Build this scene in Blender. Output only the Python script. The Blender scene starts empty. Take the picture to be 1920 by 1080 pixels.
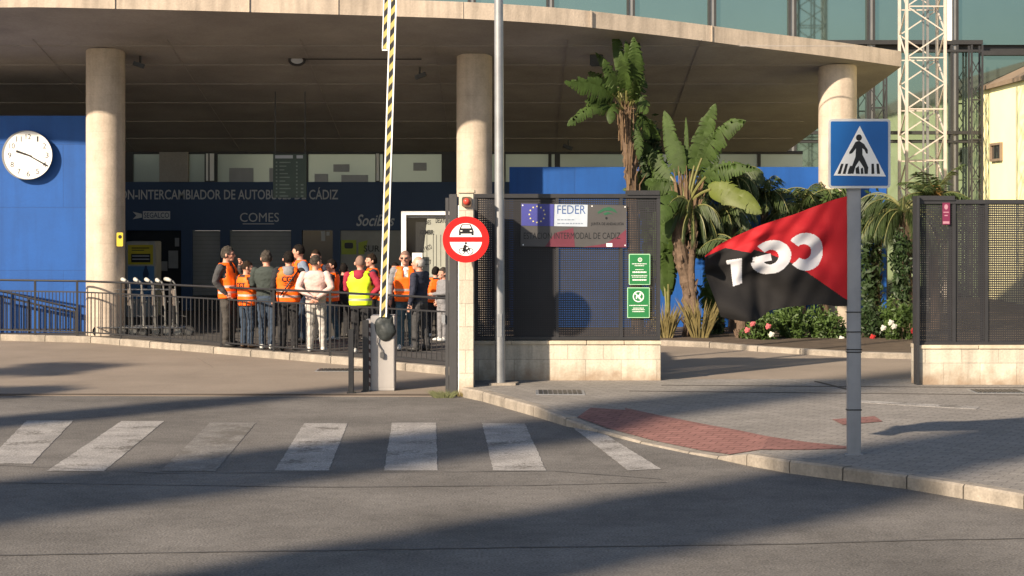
import bpy, bmesh, math, random
from mathutils import Vector, Matrix, noise
from mathutils.kdtree import KDTree
random.seed(7)
R = math.radians
S = bpy.context.scene
COL = S.collection
F = 3500.0      # focal length in photo pixels
CH = 2.4        # camera height
HY = 395.0      # horizon row in the photo

# ------------------------------------------------------------------ camera
cam = bpy.data.cameras.new('camera'); co = bpy.data.objects.new('camera', cam); COL.objects.link(co)
co.location = (0, 0, CH); co.rotation_euler = (R(90), 0, 0)
cam.sensor_width = 36; cam.lens = F / 1920 * 36; cam.shift_y = -(540 - HY) / 1920
cam.clip_start = 0.1; cam.clip_end = 2000
S.camera = co
# ------------------------------------------------------------------ light
AZ, EL = 43.0, 27.5       # light travels to +x (right) and +y (away)
w = bpy.data.worlds.new('World'); S.world = w; w.use_nodes = True
nt = w.node_tree; nt.nodes.clear()
wo = nt.nodes.new('ShaderNodeOutputWorld'); bg = nt.nodes.new('ShaderNodeBackground'); sk = nt.nodes.new('ShaderNodeTexSky')
sk.sky_type = 'NISHITA'; sk.sun_disc = False; sk.sun_elevation = R(EL); sk.sun_rotation = R(180 + AZ)
sk.air_density = 1.0; sk.dust_density = 1.2; sk.ozone_density = 1.5
bg.inputs[1].default_value = 0.080
nt.links.new(sk.outputs[0], bg.inputs[0]); nt.links.new(bg.outputs[0], wo.inputs[0])
sl = bpy.data.lights.new('sun', 'SUN'); so = bpy.data.objects.new('sun', sl); COL.objects.link(so)
sl.energy = 5.0; sl.angle = R(1.1); sl.color = (1.0, 0.83, 0.64)
ld = Vector((math.sin(R(AZ)) * math.cos(R(EL)), math.cos(R(AZ)) * math.cos(R(EL)), -math.sin(R(EL))))
so.rotation_euler = ld.to_track_quat('-Z', 'Y').to_euler(); so.location = (-20, -30, 30)
S.view_settings.view_transform = 'Standard'; S.view_settings.look = 'None'
S.view_settings.exposure = 0.85; S.view_settings.gamma = 1

# ------------------------------------------------------------------ helpers
def PX(px, Y): return (px - 960) * Y / F
def PZ(py, Y): return CH + (HY - py) * Y / F
def GY(py, z=0.0): return F * (CH - z) / (py - HY)
def G(px, py, z=0.0):
    Y = GY(py, z); return (PX(px, Y), Y, z)

def tag(o, label=None, cat=None, group=None, kind=None):
    if label: o['label'] = label
    if cat: o['category'] = cat
    if group: o['group'] = group
    if kind: o['kind'] = kind
    return o
def thing(name, label, cat, loc=(0, 0, 0), rz=0, group=None):
    o = bpy.data.objects.new(name, None); COL.objects.link(o)
    o.empty_display_size = .2
    o.location = loc; o.rotation_euler = (0, 0, rz)
    return tag(o, label, cat, group)
def woff(p):
    v = Vector((0, 0, 0))
    while p is not None: v += Vector(p.location); p = p.parent
    return v

class MB:
    def __init__(s): s.b = bmesh.new(); s.mi = 0
    def _new(s, vs, fs):
        V = [s.b.verts.new(v) for v in vs]; out = []
        for f in fs:
            try:
                q = s.b.faces.new([V[i] for i in f]); q.material_index = s.mi; out.append(q)
            except ValueError: pass
        return V, out
    def box(s, x0, x1, y0, y1, z0, z1, bev=0):
        vs = [(x, y, z) for z in (z0, z1) for y in (y0, y1) for x in (x0, x1)]
        fs = [(0, 2, 3, 1), (4, 5, 7, 6), (0, 1, 5, 4), (2, 6, 7, 3), (0, 4, 6, 2), (1, 3, 7, 5)]
        V, Fs = s._new(vs, fs)
        if bev:
            es = list({e for f in Fs for e in f.edges})
            bmesh.ops.bevel(s.b, geom=es, offset=bev, segments=2, affect='EDGES')
        return s
    def ring(s, c, ax, r, n, r2=None, up=None):
        ax = Vector(ax).normalized()
        u = Vector(up) if up else (Vector((0, 0, 1)) if abs(ax.z) < .9 else Vector((1, 0, 0)))
        a = ax.cross(u).normalized(); b = ax.cross(a).normalized(); r2 = r2 or r
        return [Vector(c) + a * r * math.cos(2 * math.pi * i / n) + b * r2 * math.sin(2 * math.pi * i / n) for i in range(n)]
    def tube(s, pts, rs, n=8, cap=True, up=None):
        pts = [Vector(p) for p in pts]
        if not hasattr(rs, '__len__'): rs = [rs] * len(pts)
        vs = []
        if up is None:
            d0 = (pts[-1] - pts[0]).normalized(); up = (0, 0, 1) if abs(d0.z) < .8 else (1, 0.01, 0)
        for i, p in enumerate(pts):
            d = (pts[min(i + 1, len(pts) - 1)] - pts[max(i - 1, 0)])
            if d.length < 1e-9: d = Vector((0, 0, 1))
            vs += s.ring(p, d, rs[i], n, up=up)
        fs = [(i * n + j, i * n + (j + 1) % n, (i + 1) * n + (j + 1) % n, (i + 1) * n + j) for i in range(len(pts) - 1) for j in range(n)]
        if cap: fs += [tuple(range(n)), tuple(range((len(pts) - 1) * n, len(pts) * n))]
        s._new(vs, fs); return s
    def cyl(s, x, y, z0, z1, r, n=24, r2=None): return s.tube([(x, y, z0), (x, y, z1)], [r, r if r2 is None else r2], n)
    def bar(s, a, b, w, h=None, up=(0, 0, 1)):
        a = Vector(a); b = Vector(b); h = h or w; d = (b - a).normalized(); u = Vector(up)
        if abs(d.dot(u)) > .95: u = Vector((0, 1, 0))
        sd = d.cross(u).normalized() * w / 2; un = sd.cross(d).normalized() * h / 2
        vs = [p + i * sd + j * un for p in (a, b) for i, j in ((-1, -1), (1, -1), (1, 1), (-1, 1))]
        s._new(vs, [(0, 1, 2, 3), (7, 6, 5, 4), (0, 4, 5, 1), (1, 5, 6, 2), (2, 6, 7, 3), (3, 7, 4, 0)]); return s
    def sph(s, c, r, n=12, m=8, r3=None, rot=None):
        r3 = r3 or (r, r, r); c = Vector(c); vs = []
        for i in range(m + 1):
            t = math.pi * i / m
            for j in range(n):
                p = 2 * math.pi * j / n
                v = Vector((r3[0] * math.sin(t) * math.cos(p), r3[1] * math.sin(t) * math.sin(p), r3[2] * math.cos(t)))
                if rot: v = rot @ v
                vs.append(c + v)
        fs = [(i * n + j, (i + 1) * n + j, (i + 1) * n + (j + 1) % n, i * n + (j + 1) % n) for i in range(m) for j in range(n)]
        s._new(vs, fs); return s
    def prism(s, poly, f0, f1):
        """poly: 2-D points; f0, f1 map a 2-D point to a 3-D one (two caps)"""
        n = len(poly); vs = [f0(p) for p in poly] + [f1(p) for p in poly]
        fs = [tuple(range(n)), tuple(range(2 * n - 1, n - 1, -1))] + [(i, i + n, (i + 1) % n + n, (i + 1) % n) for i in range(n)]
        s._new(vs, fs); return s
    def flat(s, poly, Y, th=.004):
        """a polygon given in photo pixels, standing at depth Y and th thick towards the viewer"""
        q = [(PX(a, Y), PZ(b, Y)) for a, b in poly]
        return s.prism(q, lambda p: (p[0], Y, p[1]), lambda p: (p[0], Y - th, p[1]))
    def slab(s, pts, z0, z1): return s.prism(pts, lambda p: (p[0], p[1], z1), lambda p: (p[0], p[1], z0))
    def quad(s, a, b, c, d): s._new([a, b, c, d], [(0, 1, 2, 3)]); return s
    def build(s, name, mats, parent=None, smooth=False, **kw):
        me = bpy.data.meshes.new(name)
        bmesh.ops.remove_doubles(s.b, verts=s.b.verts, dist=1e-6)
        bmesh.ops.recalc_face_normals(s.b, faces=s.b.faces)
        s.b.to_mesh(me); s.b.free()
        off = woff(parent)
        if off.length: me.transform(Matrix.Translation(-off))
        for m in (mats if isinstance(mats, (list, tuple)) else [mats]): me.materials.append(m)
        if smooth:
            me.shade_smooth()
            if smooth != True: 
                try: me.set_sharp_from_angle(angle=R(smooth))
                except Exception: pass
        o = bpy.data.objects.new(name, me); COL.objects.link(o)
        if parent: o.parent = parent
        return tag(o, **kw)
def ell(cx, cy, rx, ry, n=32, a0=0, a1=360):
    return [(cx + rx * math.cos(R(a0 + (a1 - a0) * i / (n if a1 - a0 == 360 else n - 1))), cy + ry * math.sin(R(a0 + (a1 - a0) * i / (n if a1 - a0 == 360 else n - 1)))) for i in range(n)]
def rect(x0, y0, x1, y1): return [(x0, y0), (x1, y0), (x1, y1), (x0, y1)]
def rrect(x0, y0, x1, y1, r, n=5):
    out = []
    for cx, cy, a in ((x1 - r, y0 + r, -90), (x1 - r, y1 - r, 0), (x0 + r, y1 - r, 90), (x0 + r, y0 + r, 180)):
        out += [(cx + r * math.cos(R(a + 90 * i / n)), cy + r * math.sin(R(a + 90 * i / n))) for i in range(n + 1)]
    return out

# ------------------------------------------------------------------ materials
def mat(name, col, rough=.75, metal=0, var=.18, scale=2.5, bump=0, bscale=50, spec=.4, trans=0, streak=0, fine=0, vert=False):
    m = bpy.data.materials.new(name); m.use_nodes = True
    t = m.node_tree; N = t.nodes; L = t.links; b = N['Principled BSDF']
    b.inputs['Roughness'].default_value = rough; b.inputs['Metallic'].default_value = metal
    b.inputs['Specular IOR Level'].default_value = spec
    tc = N.new('ShaderNodeTexCoord'); src = tc.outputs['Object']
    if vert:
        mp = N.new('ShaderNodeMapping'); mp.inputs['Scale'].default_value = (1, 1, .18); L.new(src, mp.inputs[0]); src = mp.outputs[0]
    n1 = N.new('ShaderNodeTexNoise'); n1.inputs['Scale'].default_value = scale; n1.inputs['Detail'].default_value = 6; n1.inputs['Roughness'].default_value = .62
    L.new(src, n1.inputs['Vector'])
    mr = N.new('ShaderNodeMapRange'); mr.inputs[1].default_value = .3; mr.inputs[2].default_value = .7; mr.inputs[3].default_value = 1 - var; mr.inputs[4].default_value = 1 + var
    L.new(n1.outputs['Fac'], mr.inputs[0]); f = mr.outputs[0]
    def mul(a, b_):
        q = N.new('ShaderNodeMath'); q.operation = 'MULTIPLY'; L.new(a, q.inputs[0]); L.new(b_, q.inputs[1]); return q.outputs[0]
    if fine:
        n2 = N.new('ShaderNodeTexNoise'); n2.inputs['Scale'].default_value = bscale; n2.inputs['Detail'].default_value = 3; L.new(tc.outputs['Object'], n2.inputs['Vector'])
        m2 = N.new('ShaderNodeMapRange'); m2.inputs[1].default_value = .3; m2.inputs[2].default_value = .7; m2.inputs[3].default_value = 1 - fine; m2.inputs[4].default_value = 1 + fine
        L.new(n2.outputs['Fac'], m2.inputs[0]); f = mul(f, m2.outputs[0])
    if streak:
        mp = N.new('ShaderNodeMapping'); mp.inputs['Scale'].default_value = (3.2, 3.2, .25); L.new(tc.outputs['Object'], mp.inputs[0])
        n3 = N.new('ShaderNodeTexNoise'); n3.inputs['Scale'].default_value = 2.2; n3.inputs['Detail'].default_value = 5; L.new(mp.outputs[0], n3.inputs['Vector'])
        m3 = N.new('ShaderNodeMapRange'); m3.inputs[1].default_value = .42; m3.inputs[2].default_value = .72; m3.inputs[3].default_value = 1.; m3.inputs[4].default_value = 1 - streak
        L.new(n3.outputs['Fac'], m3.inputs[0]); f = mul(f, m3.outputs[0])
    vm = N.new('ShaderNodeVectorMath'); vm.operation = 'SCALE'; vm.inputs[0].default_value = col; L.new(f, vm.inputs['Scale'])
    L.new(vm.outputs[0], b.inputs['Base Color'])
    if bump:
        nb = N.new('ShaderNodeTexNoise'); nb.inputs['Scale'].default_value = bscale; nb.inputs['Detail'].default_value = 4; L.new(tc.outputs['Object'], nb.inputs['Vector'])
        bp = N.new('ShaderNodeBump'); bp.inputs['Strength'].default_value = bump; bp.inputs['Distance'].default_value = .01
        L.new(nb.outputs['Fac'], bp.inputs['Height']); L.new(bp.outputs[0], b.inputs['Normal'])
    if trans:
        tr = N.new('ShaderNodeBsdfTranslucent'); L.new(vm.outputs[0], tr.inputs[0])
        mx = N.new('ShaderNodeMixShader'); mx.inputs[0].default_value = trans
        L.new(b.outputs[0], mx.inputs[1]); L.new(tr.outputs[0], mx.inputs[2]); L.new(mx.outputs[0], N['Material Output'].inputs[0])
    m['vm'] = vm.name
    return m
def bricked(m, bw, bh, mortar=.012, dark=.6, plane='xz', ang=0, offset=.5, cvar=.12, sx=0):
    """multiply a brick / joint pattern into the colour of a material made by mat()"""
    t = m.node_tree; N = t.nodes; L = t.links; b = N['Principled BSDF']; vm = N[m['vm']]
    tc = N.new('ShaderNodeTexCoord'); sp = N.new('ShaderNodeSeparateXYZ'); cb = N.new('ShaderNodeCombineXYZ')
    mp = N.new('ShaderNodeMapping'); mp.inputs['Rotation'].default_value = (0, 0, R(ang)); mp.inputs['Location'].default_value = (sx, 0, 0)
    L.new(tc.outputs['Object'], sp.inputs[0]); L.new(sp.outputs[0], cb.inputs[0]); L.new(sp.outputs['Z' if plane == 'xz' else 'Y'], cb.inputs[1]); L.new(cb.outputs[0], mp.inputs[0])
    br = N.new('ShaderNodeTexBrick'); br.inputs['Scale'].default_value = 1; br.inputs['Brick Width'].default_value = bw; br.inputs['Row Height'].default_value = bh
    br.inputs['Mortar Size'].default_value = mortar; br.inputs['Mortar Smooth'].default_value = .3; br.offset = offset
    br.inputs['Color1'].default_value = (1 + cvar,) * 3 + (1,); br.inputs['Color2'].default_value = (1 - cvar,) * 3 + (1,); br.inputs['Mortar'].default_value = (dark,) * 3 + (1,)
    L.new(mp.outputs[0], br.inputs['Vector'])
    mu = N.new('ShaderNodeVectorMath'); mu.operation = 'MULTIPLY'; L.new(vm.outputs[0], mu.inputs[0]); L.new(br.outputs['Color'], mu.inputs[1])
    L.new(mu.outputs[0], b.inputs['Base Color']); m['vm'] = mu.name
    bp = N.new('ShaderNodeBump'); bp.inputs['Strength'].default_value = .4; bp.inputs['Distance'].default_value = .01; bp.invert = True
    L.new(br.outputs['Fac'], bp.inputs['Height'])
    if b.inputs['Normal'].links: L.new(b.inputs['Normal'].links[0].from_socket, bp.inputs['Normal'])
    L.new(bp.outputs[0], b.inputs['Normal']); return m
def stripes(name, c1, c2, ax, ay, az, duty=.5, rough=.5):
    """two painted colours alternating along the direction (ax, ay, az), in cycles per metre"""
    m = bpy.data.materials.new(name); m.use_nodes = True; t = m.node_tree; N = t.nodes; L = t.links; b = N['Principled BSDF']; b.inputs['Roughness'].default_value = rough
    tc = N.new('ShaderNodeTexCoord'); d = N.new('ShaderNodeVectorMath'); d.operation = 'DOT_PRODUCT'; d.inputs[1].default_value = (ax, ay, az); L.new(tc.outputs['Object'], d.inputs[0])
    fr = N.new('ShaderNodeMath'); fr.operation = 'FRACT'; L.new(d.outputs['Value'], fr.inputs[0])
    g = N.new('ShaderNodeMath'); g.operation = 'GREATER_THAN'; g.inputs[1].default_value = duty; L.new(fr.outputs[0], g.inputs[0])
    mx = N.new('ShaderNodeMix'); mx.data_type = 'RGBA'; mx.inputs[6].default_value = (*c1, 1); mx.inputs[7].default_value = (*c2, 1); L.new(g.outputs[0], mx.inputs[0]); L.new(mx.outputs[2], b.inputs['Base Color'])
    return m
def perforated(name, col, pitch, thr):
    m = mat(name, col, .5, var=.2, scale=1.2, spec=.3); t = m.node_tree; N = t.nodes; L = t.links; b = N['Principled BSDF']
    tc = N.new('ShaderNodeTexCoord'); outs = []
    for sg in (1, -1):
        d = N.new('ShaderNodeVectorMath'); d.operation = 'DOT_PRODUCT'; d.inputs[1].default_value = (math.pi * 2 / pitch, 0, sg * math.pi * 2 / pitch * .8); L.new(tc.outputs['Object'], d.inputs[0])
        q = N.new('ShaderNodeMath'); q.operation = 'SINE'; L.new(d.outputs['Value'], q.inputs[0]); outs.append(q.outputs[0])
    p = N.new('ShaderNodeMath'); p.operation = 'MULTIPLY'; L.new(outs[0], p.inputs[0]); L.new(outs[1], p.inputs[1])
    g = N.new('ShaderNodeMath'); g.operation = 'GREATER_THAN'; g.inputs[1].default_value = thr; L.new(p.outputs[0], g.inputs[0])
    tr = N.new('ShaderNodeBsdfTransparent'); mx = N.new('ShaderNodeMixShader')
    L.new(g.outputs[0], mx.inputs[0]); L.new(b.outputs[0], mx.inputs[1]); L.new(tr.outputs[0], mx.inputs[2]); L.new(mx.outputs[0], N['Material Output'].inputs[0])
    return m

M = {}
M['asphalt'] = mat('asphalt', (.152, .142, .129), .92, var=.27, scale=.6, bump=.6, bscale=55, fine=.4, spec=.15, streak=.16)
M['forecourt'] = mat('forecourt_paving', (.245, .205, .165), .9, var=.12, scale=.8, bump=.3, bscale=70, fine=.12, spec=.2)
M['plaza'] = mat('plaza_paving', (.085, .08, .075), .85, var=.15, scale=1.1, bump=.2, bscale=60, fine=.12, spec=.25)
M['paver'] = bricked(mat('grey_pavers', (.245, .228, .205), .85, var=.12, scale=1.1, bump=.3, bscale=60, fine=.2, spec=.2, streak=.15), .2, .1, .008, .66, 'xy', 28, cvar=.09)
M['red_paver'] = bricked(mat('red_pavers', (.225, .115, .10), .85, var=.12, scale=1.4, bump=.3, bscale=60, fine=.1, spec=.2), .2, .1, .009, .55, 'xy', 28, cvar=.1)
M['kerb'] = mat('kerb_stone', (.285, .25, .205), .85, var=.25, scale=3, bump=.5, bscale=40, streak=.3, fine=.12)
M['paint'] = mat('road_paint', (.29, .275, .255), .8, var=.25, scale=2.4, bump=.4, bscale=60, fine=.4)
M['paint_worn'] = mat('worn_road_paint', (.175, .165, .15), .85, var=.3, scale=4, bump=.4, bscale=60, fine=.45)
def chipped(m, base, lo, hi):
    t = m.node_tree; N = t.nodes; L = t.links; b = N['Principled BSDF']; src = b.inputs['Base Color'].links[0].from_socket
    tc = N.new('ShaderNodeTexCoord'); n1 = N.new('ShaderNodeTexNoise'); n1.inputs['Scale'].default_value = 22; n1.inputs['Detail'].default_value = 8; n1.inputs['Roughness'].default_value = .7
    n2 = N.new('ShaderNodeTexNoise'); n2.inputs['Scale'].default_value = 2.2; n2.inputs['Detail'].default_value = 3
    for n in (n1, n2): L.new(tc.outputs['Object'], n.inputs['Vector'])
    ad = N.new('ShaderNodeMath'); ad.operation = 'ADD'; L.new(n1.outputs['Fac'], ad.inputs[0]); L.new(n2.outputs['Fac'], ad.inputs[1])
    mr = N.new('ShaderNodeMapRange'); mr.inputs[1].default_value = lo; mr.inputs[2].default_value = hi; L.new(ad.outputs[0], mr.inputs[0])
    mx = N.new('ShaderNodeMix'); mx.data_type = 'RGBA'; mx.inputs[7].default_value = (*base, 1); L.new(mr.outputs[0], mx.inputs[0]); L.new(src, mx.inputs[6]); L.new(mx.outputs[2], b.inputs['Base Color'])
    return m
chipped(M['paint'], (.115, .105, .09), 1.06, 1.2); chipped(M['paint_worn'], (.115, .105, .09), .98, 1.12)
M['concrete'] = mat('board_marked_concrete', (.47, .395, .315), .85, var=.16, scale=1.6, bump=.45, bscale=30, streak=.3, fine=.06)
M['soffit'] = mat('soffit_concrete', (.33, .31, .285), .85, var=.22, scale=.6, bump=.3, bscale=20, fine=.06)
M['column'] = bricked(mat('column_concrete', (.50, .42, .335), .8, var=.14, scale=3, bump=.4, bscale=30, streak=.2, fine=.06), 30, .34, .004, .9, 'xz', 0, cvar=.02)
M['blue'] = bricked(mat('blue_wall_paint', (.007, .078, .31), .6, var=.1, scale=1.2, bump=.1, bscale=30, fine=.03, streak=.16), 2.4, 1.18, .006, .75, 'xz', cvar=.03)
M['navy'] = mat('dark_blue_cladding', (.021, .048, .112), .5, var=.08, scale=1)
M['letter'] = mat('grey_white_letters', (.42, .44, .47), .5, var=.05)
M['stone'] = bricked(mat('pale_limestone', (.55, .495, .40), .85, var=.13, scale=2.2, bump=.5, bscale=35, streak=.3, fine=.08), .48, .30, .006, .72, 'xz', 0, cvar=.07)
def stained(m, col, z0, z1):
    t = m.node_tree; N = t.nodes; L = t.links; b = N['Principled BSDF']; src = b.inputs['Base Color'].links[0].from_socket
    tc = N.new('ShaderNodeTexCoord'); sp = N.new('ShaderNodeSeparateXYZ'); L.new(tc.outputs['Object'], sp.inputs[0]); n1 = N.new('ShaderNodeTexNoise'); n1.inputs['Scale'].default_value = 5; n1.inputs['Detail'].default_value = 7; L.new(tc.outputs['Object'], n1.inputs['Vector'])
    mu = N.new('ShaderNodeMath'); mu.operation = 'MULTIPLY_ADD'; mu.inputs[1].default_value = -.55; L.new(n1.outputs['Fac'], mu.inputs[0]); L.new(sp.outputs['Z'], mu.inputs[2])
    mr = N.new('ShaderNodeMapRange'); mr.inputs[1].default_value = z0; mr.inputs[2].default_value = z1; mr.inputs[3].default_value = .75; mr.inputs[4].default_value = 0; L.new(mu.outputs[0], mr.inputs[0])
    mx = N.new('ShaderNodeMix'); mx.data_type = 'RGBA'; mx.inputs[7].default_value = (*col, 1); L.new(mr.outputs[0], mx.inputs[0]); L.new(src, mx.inputs[6]); L.new(mx.outputs[2], b.inputs['Base Color'])
stained(M['stone'], (.24, .16, .10), -.28, -.03)
M['stonecap'] = mat('limestone_cap', (.56, .48, .36), .85, var=.2, scale=3, bump=.5, bscale=35, streak=.2)
M['black_metal'] = mat('black_painted_metal', (.028, .028, .03), .45, var=.15, scale=4, spec=.5)
M['rail_metal'] = mat('dark_railing_paint', (.016, .016, .018), .6, var=.15, scale=5)
M['galv'] = mat('galvanised_steel', (.30, .31, .32), .45, .45, var=.14, scale=5, streak=.2)
M['signpost'] = mat('grey_signpost', (.27, .28, .30), .5, .3, var=.1, scale=5, streak=.2)
M['white'] = mat('white_enamel', (.80, .80, .78), .4, var=.03)
M['whitep'] = mat('white_paint', (.85, .85, .83), .5, var=.05)
M['red'] = mat('red_enamel', (.56, .010, .008), .4, var=.05)
M['black'] = mat('black_enamel', (.012, .012, .014), .45, var=.05)
M['signblue'] = mat('blue_enamel', (.01, .115, .38), .35, var=.06)
M['green'] = mat('green_sign', (.018, .17, .05), .45, var=.06)
M['cab'] = mat('grey_cabinet_paint', (.42, .40, .38), .5, var=.06, scale=3, streak=.12)
M['bag'] = mat('dark_plastic_bag', (.035, .042, .042), .55, var=.25, scale=12, bump=.5, bscale=18, spec=.5)
M['lattice'] = mat('white_steel_lattice', (.50, .44, .38), .5, var=.12, scale=4)
M['yellow'] = mat('yellow_render', (.95, .88, .50), .8, var=.06, scale=1, bump=.2, bscale=40)
M['roof'] = mat('brown_roof', (.22, .16, .11), .8, var=.15)
M['ledge'] = mat('grey_aluminium', (.25, .25, .245), .4, .5, var=.1)
M['frame'] = mat('dark_window_frame', (.045, .045, .045), .45, .3, var=.1)
M['shutter'] = bricked(mat('grey_shutter', (.24, .24, .232), .5, .2, var=.08), 40, .09, .008, .8, 'xz', cvar=.02)
M['bark'] = mat('palm_bark', (.115, .078, .052), .9, var=.4, scale=9, bump=.9, bscale=20)
M['fibre'] = mat('dry_leaf_sheath', (.14, .09, .05), .85, var=.35, scale=8, bump=.6, bscale=30, vert=True)
M['soil'] = mat('garden_soil', (.08, .058, .04), .95, var=.3, scale=4, bump=.8, bscale=20)
M['cord'] = mat('grey_plastic', (.1, .1, .1), .5)
M['orange'] = mat('orange_hi_vis', (1.0, .135, .002), .6, var=.08, scale=10, bump=.5, bscale=14)
M['hiyellow'] = mat('yellow_hi_vis', (.62, .85, .02), .6, var=.08, scale=10, bump=.5, bscale=14)
M['reflect'] = mat('silver_tape', (.48, .40, .38), .4, .2, var=.1)
M['reflect_grey'] = mat('grey_tape', (.33, .36, .30), .4, .2, var=.1)
M['shadowgap'] = mat('dark_interior', (.02, .02, .02), .9)
M['eyes'] = M['black']
def glass(name, col, rough=.04, metal=.9):
    m = mat(name, col, rough, metal, var=.06, scale=.35, bump=.06, bscale=.5, spec=.8); return m
M['teal_glass'] = glass('teal_reflective_glass', (.22, .30, .275))
M['clere_glass'] = glass('clerestory_glass', (.46, .50, .42), .28, .55)
M['dark_glass'] = glass('dark_shop_glass', (.03, .032, .035), .08, .2)

def text_verts(s, shear=0, bold=0):
    cu = bpy.data.curves.new('t', 'FONT'); cu.body = s; cu.size = 1; cu.shear = shear; cu.offset = bold; cu.resolution_u = 3
    o = bpy.data.objects.new('t', cu); COL.objects.link(o)
    dg = bpy.context.evaluated_depsgraph_get(); me = bpy.data.meshes.new_from_object(o.evaluated_get(dg))
    vs = [tuple(v.co[:2]) for v in me.vertices]; fs = [tuple(p.vertices) for p in me.polygons]
    bpy.data.objects.remove(o); bpy.data.curves.remove(cu); bpy.data.meshes.remove(me)
    xs = [v[0] for v in vs]; ys = [v[1] for v in vs]
    x0, x1, y0, y1 = min(xs), max(xs), min(ys), max(ys)
    return [((a - x0) / (x1 - x0), (b - y0) / (y1 - y0)) for a, b in vs], fs
def text(mb, s, x0, y0, x1, y1, Y, shear=0, bold=.01, rot=0):
    """writing filling the photo rectangle x0..x1, y0..y1 at depth Y"""
    vs, fs = text_verts(s, shear, bold); cx, cy = (x0 + x1) / 2, (y0 + y1) / 2; out = []
    for a, b in vs:
        px = x0 + (x1 - x0) * a - cx; py = y1 - (y1 - y0) * b - cy
        px, py = px * math.cos(R(rot)) + py * math.sin(R(rot)), -px * math.sin(R(rot)) + py * math.cos(R(rot))
        out.append((PX(px + cx, Y), Y, PZ(py + cy, Y)))
    mb._new(out, fs); return mb
# ================================================================== GROUND
mb = MB(); n = 40
mb.quad((-300, -120, 0), (300, -120, 0), (300, 400, 0), (-300, 400, 0)); mb.build('road', M['asphalt'], kind='structure')
FC = [G(-400, 741)[:2], G(838, 744)[:2], G(842, 690)[:2], (-0.3, 36), (-26, 40), (-26, 24.2)]
mb = MB(); mb.slab(FC, .0, .006); mb.build('forecourt', M['forecourt'], kind='structure')
# gate track across the entrance
mb = MB(); a = Vector(G(-300, 741.5)); b = Vector(G(838, 742.5)); mb.bar(a + Vector((0, 0, .008)), b + Vector((0, 0, .008)), .035, .012); mb.bar(a + Vector((0, .12, .008)), b + Vector((0, .12, .008)), .02, .012)
mb.build('gate_track', mat('rusty_rail', (.06, .045, .035), .7), label='rusty steel gate track laid across the vehicle entrance', cat='gate track')
# plaza, raised
kp = [(-330, 618), (0, 627), (170, 631), (400, 650), (620, 668), (835, 688), (900, 693)]
KP = [Vector(G(x, y, .12)) for x, y in kp]
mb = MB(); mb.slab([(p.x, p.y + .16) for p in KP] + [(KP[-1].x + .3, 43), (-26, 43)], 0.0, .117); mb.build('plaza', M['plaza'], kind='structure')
def kerb(name, pts, h, wd, stone=.9, gap=.008, side=1):
    """kerb stones laid along a line of points whose z is the kerb's top"""
    mb = MB(); P = [Vector(p) for p in pts]
    for a, b in zip(P, P[1:]):
        L = (b - a).length; k = max(1, round(L / stone)); d = (b - a).normalized(); s = Vector((-d.y, d.x, 0)) * side
        for i in range(k):
            p = a.lerp(b, i / k) + d * gap; q = a.lerp(b, (i + 1) / k) - d * gap
            j = Vector((0, 0, random.uniform(-.004, .004)))
            vs = [p, q, q + s * wd, p + s * wd]; vs = [v + j for v in vs]
            top = vs; bot = [Vector((v.x, v.y, -.05)) for v in vs]
            # small chamfer on the road side
            c = .018
            t2 = [vs[0] - Vector((0, 0, c)), vs[1] - Vector((0, 0, c)), vs[0] + s * c, vs[1] + s * c]
            V, _ = mb._new([t2[0], t2[1], t2[3], t2[2], vs[2], vs[3], bot[0], bot[1], bot[2], bot[3]],
                           [(0, 1, 2, 3), (3, 2, 4, 5), (6, 7, 1, 0), (8, 9, 5, 4), (7, 8, 4, 2, 1), (9, 6, 0, 3, 5)])
    return mb.build(name, M['kerb'], kind='structure')
kerb('plaza_kerb', KP, .12, .155, 1.0)
# pavement on the right: kerb line drops for the crossing
kr = [(866, 727, .12), (905, 735, .12), (945, 746, .12), (1000, 761, .12), (1060, 784, .09), (1120, 806, .03), (1200, 828, .02), (1290, 847, .02), (1345, 855, .03), (1400, 851, .11), (1480, 863, .12), (1580, 876, .12), (1700, 891, .12), (1920, 927, .12), (2300, 985, .12)]
KR = [Vector(G(x, y, z)) for x, y, z in kr]
kerb('pavement_kerb', KR, .12, .14, .8)
inner = []
for i, p in enumerate(KR):
    d = (KR[min(i + 1, len(KR) - 1)] - KR[max(i - 1, 0)]).normalized(); inner.append(p + Vector((-d.y, d.x, 0)) * .142)
wy = 25.3
inn2 = [Vector((p.x + .25 * (i > 3), min(p.y + 1.1, wy), .118)) for i, p in enumerate(inner)]
mb = MB()
for i in range(len(KR) - 1):
    a, b, c, d = inner[i], inner[i + 1], inn2[i + 1], inn2[i]; mb.quad(a - Vector((0, 0, .003)), b - Vector((0, 0, .003)), c, d)
    mb.quad(d, c, Vector((c.x, wy, .118)), Vector((d.x, wy, .118)))
mb.quad(Vector((inn2[-1].x, inn2[-1].y, .118)), (30, 8, .118), (30, wy, .118), (inn2[-1].x, wy, .118))
mb.build('pavement', M['paver'], kind='structure')
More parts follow.
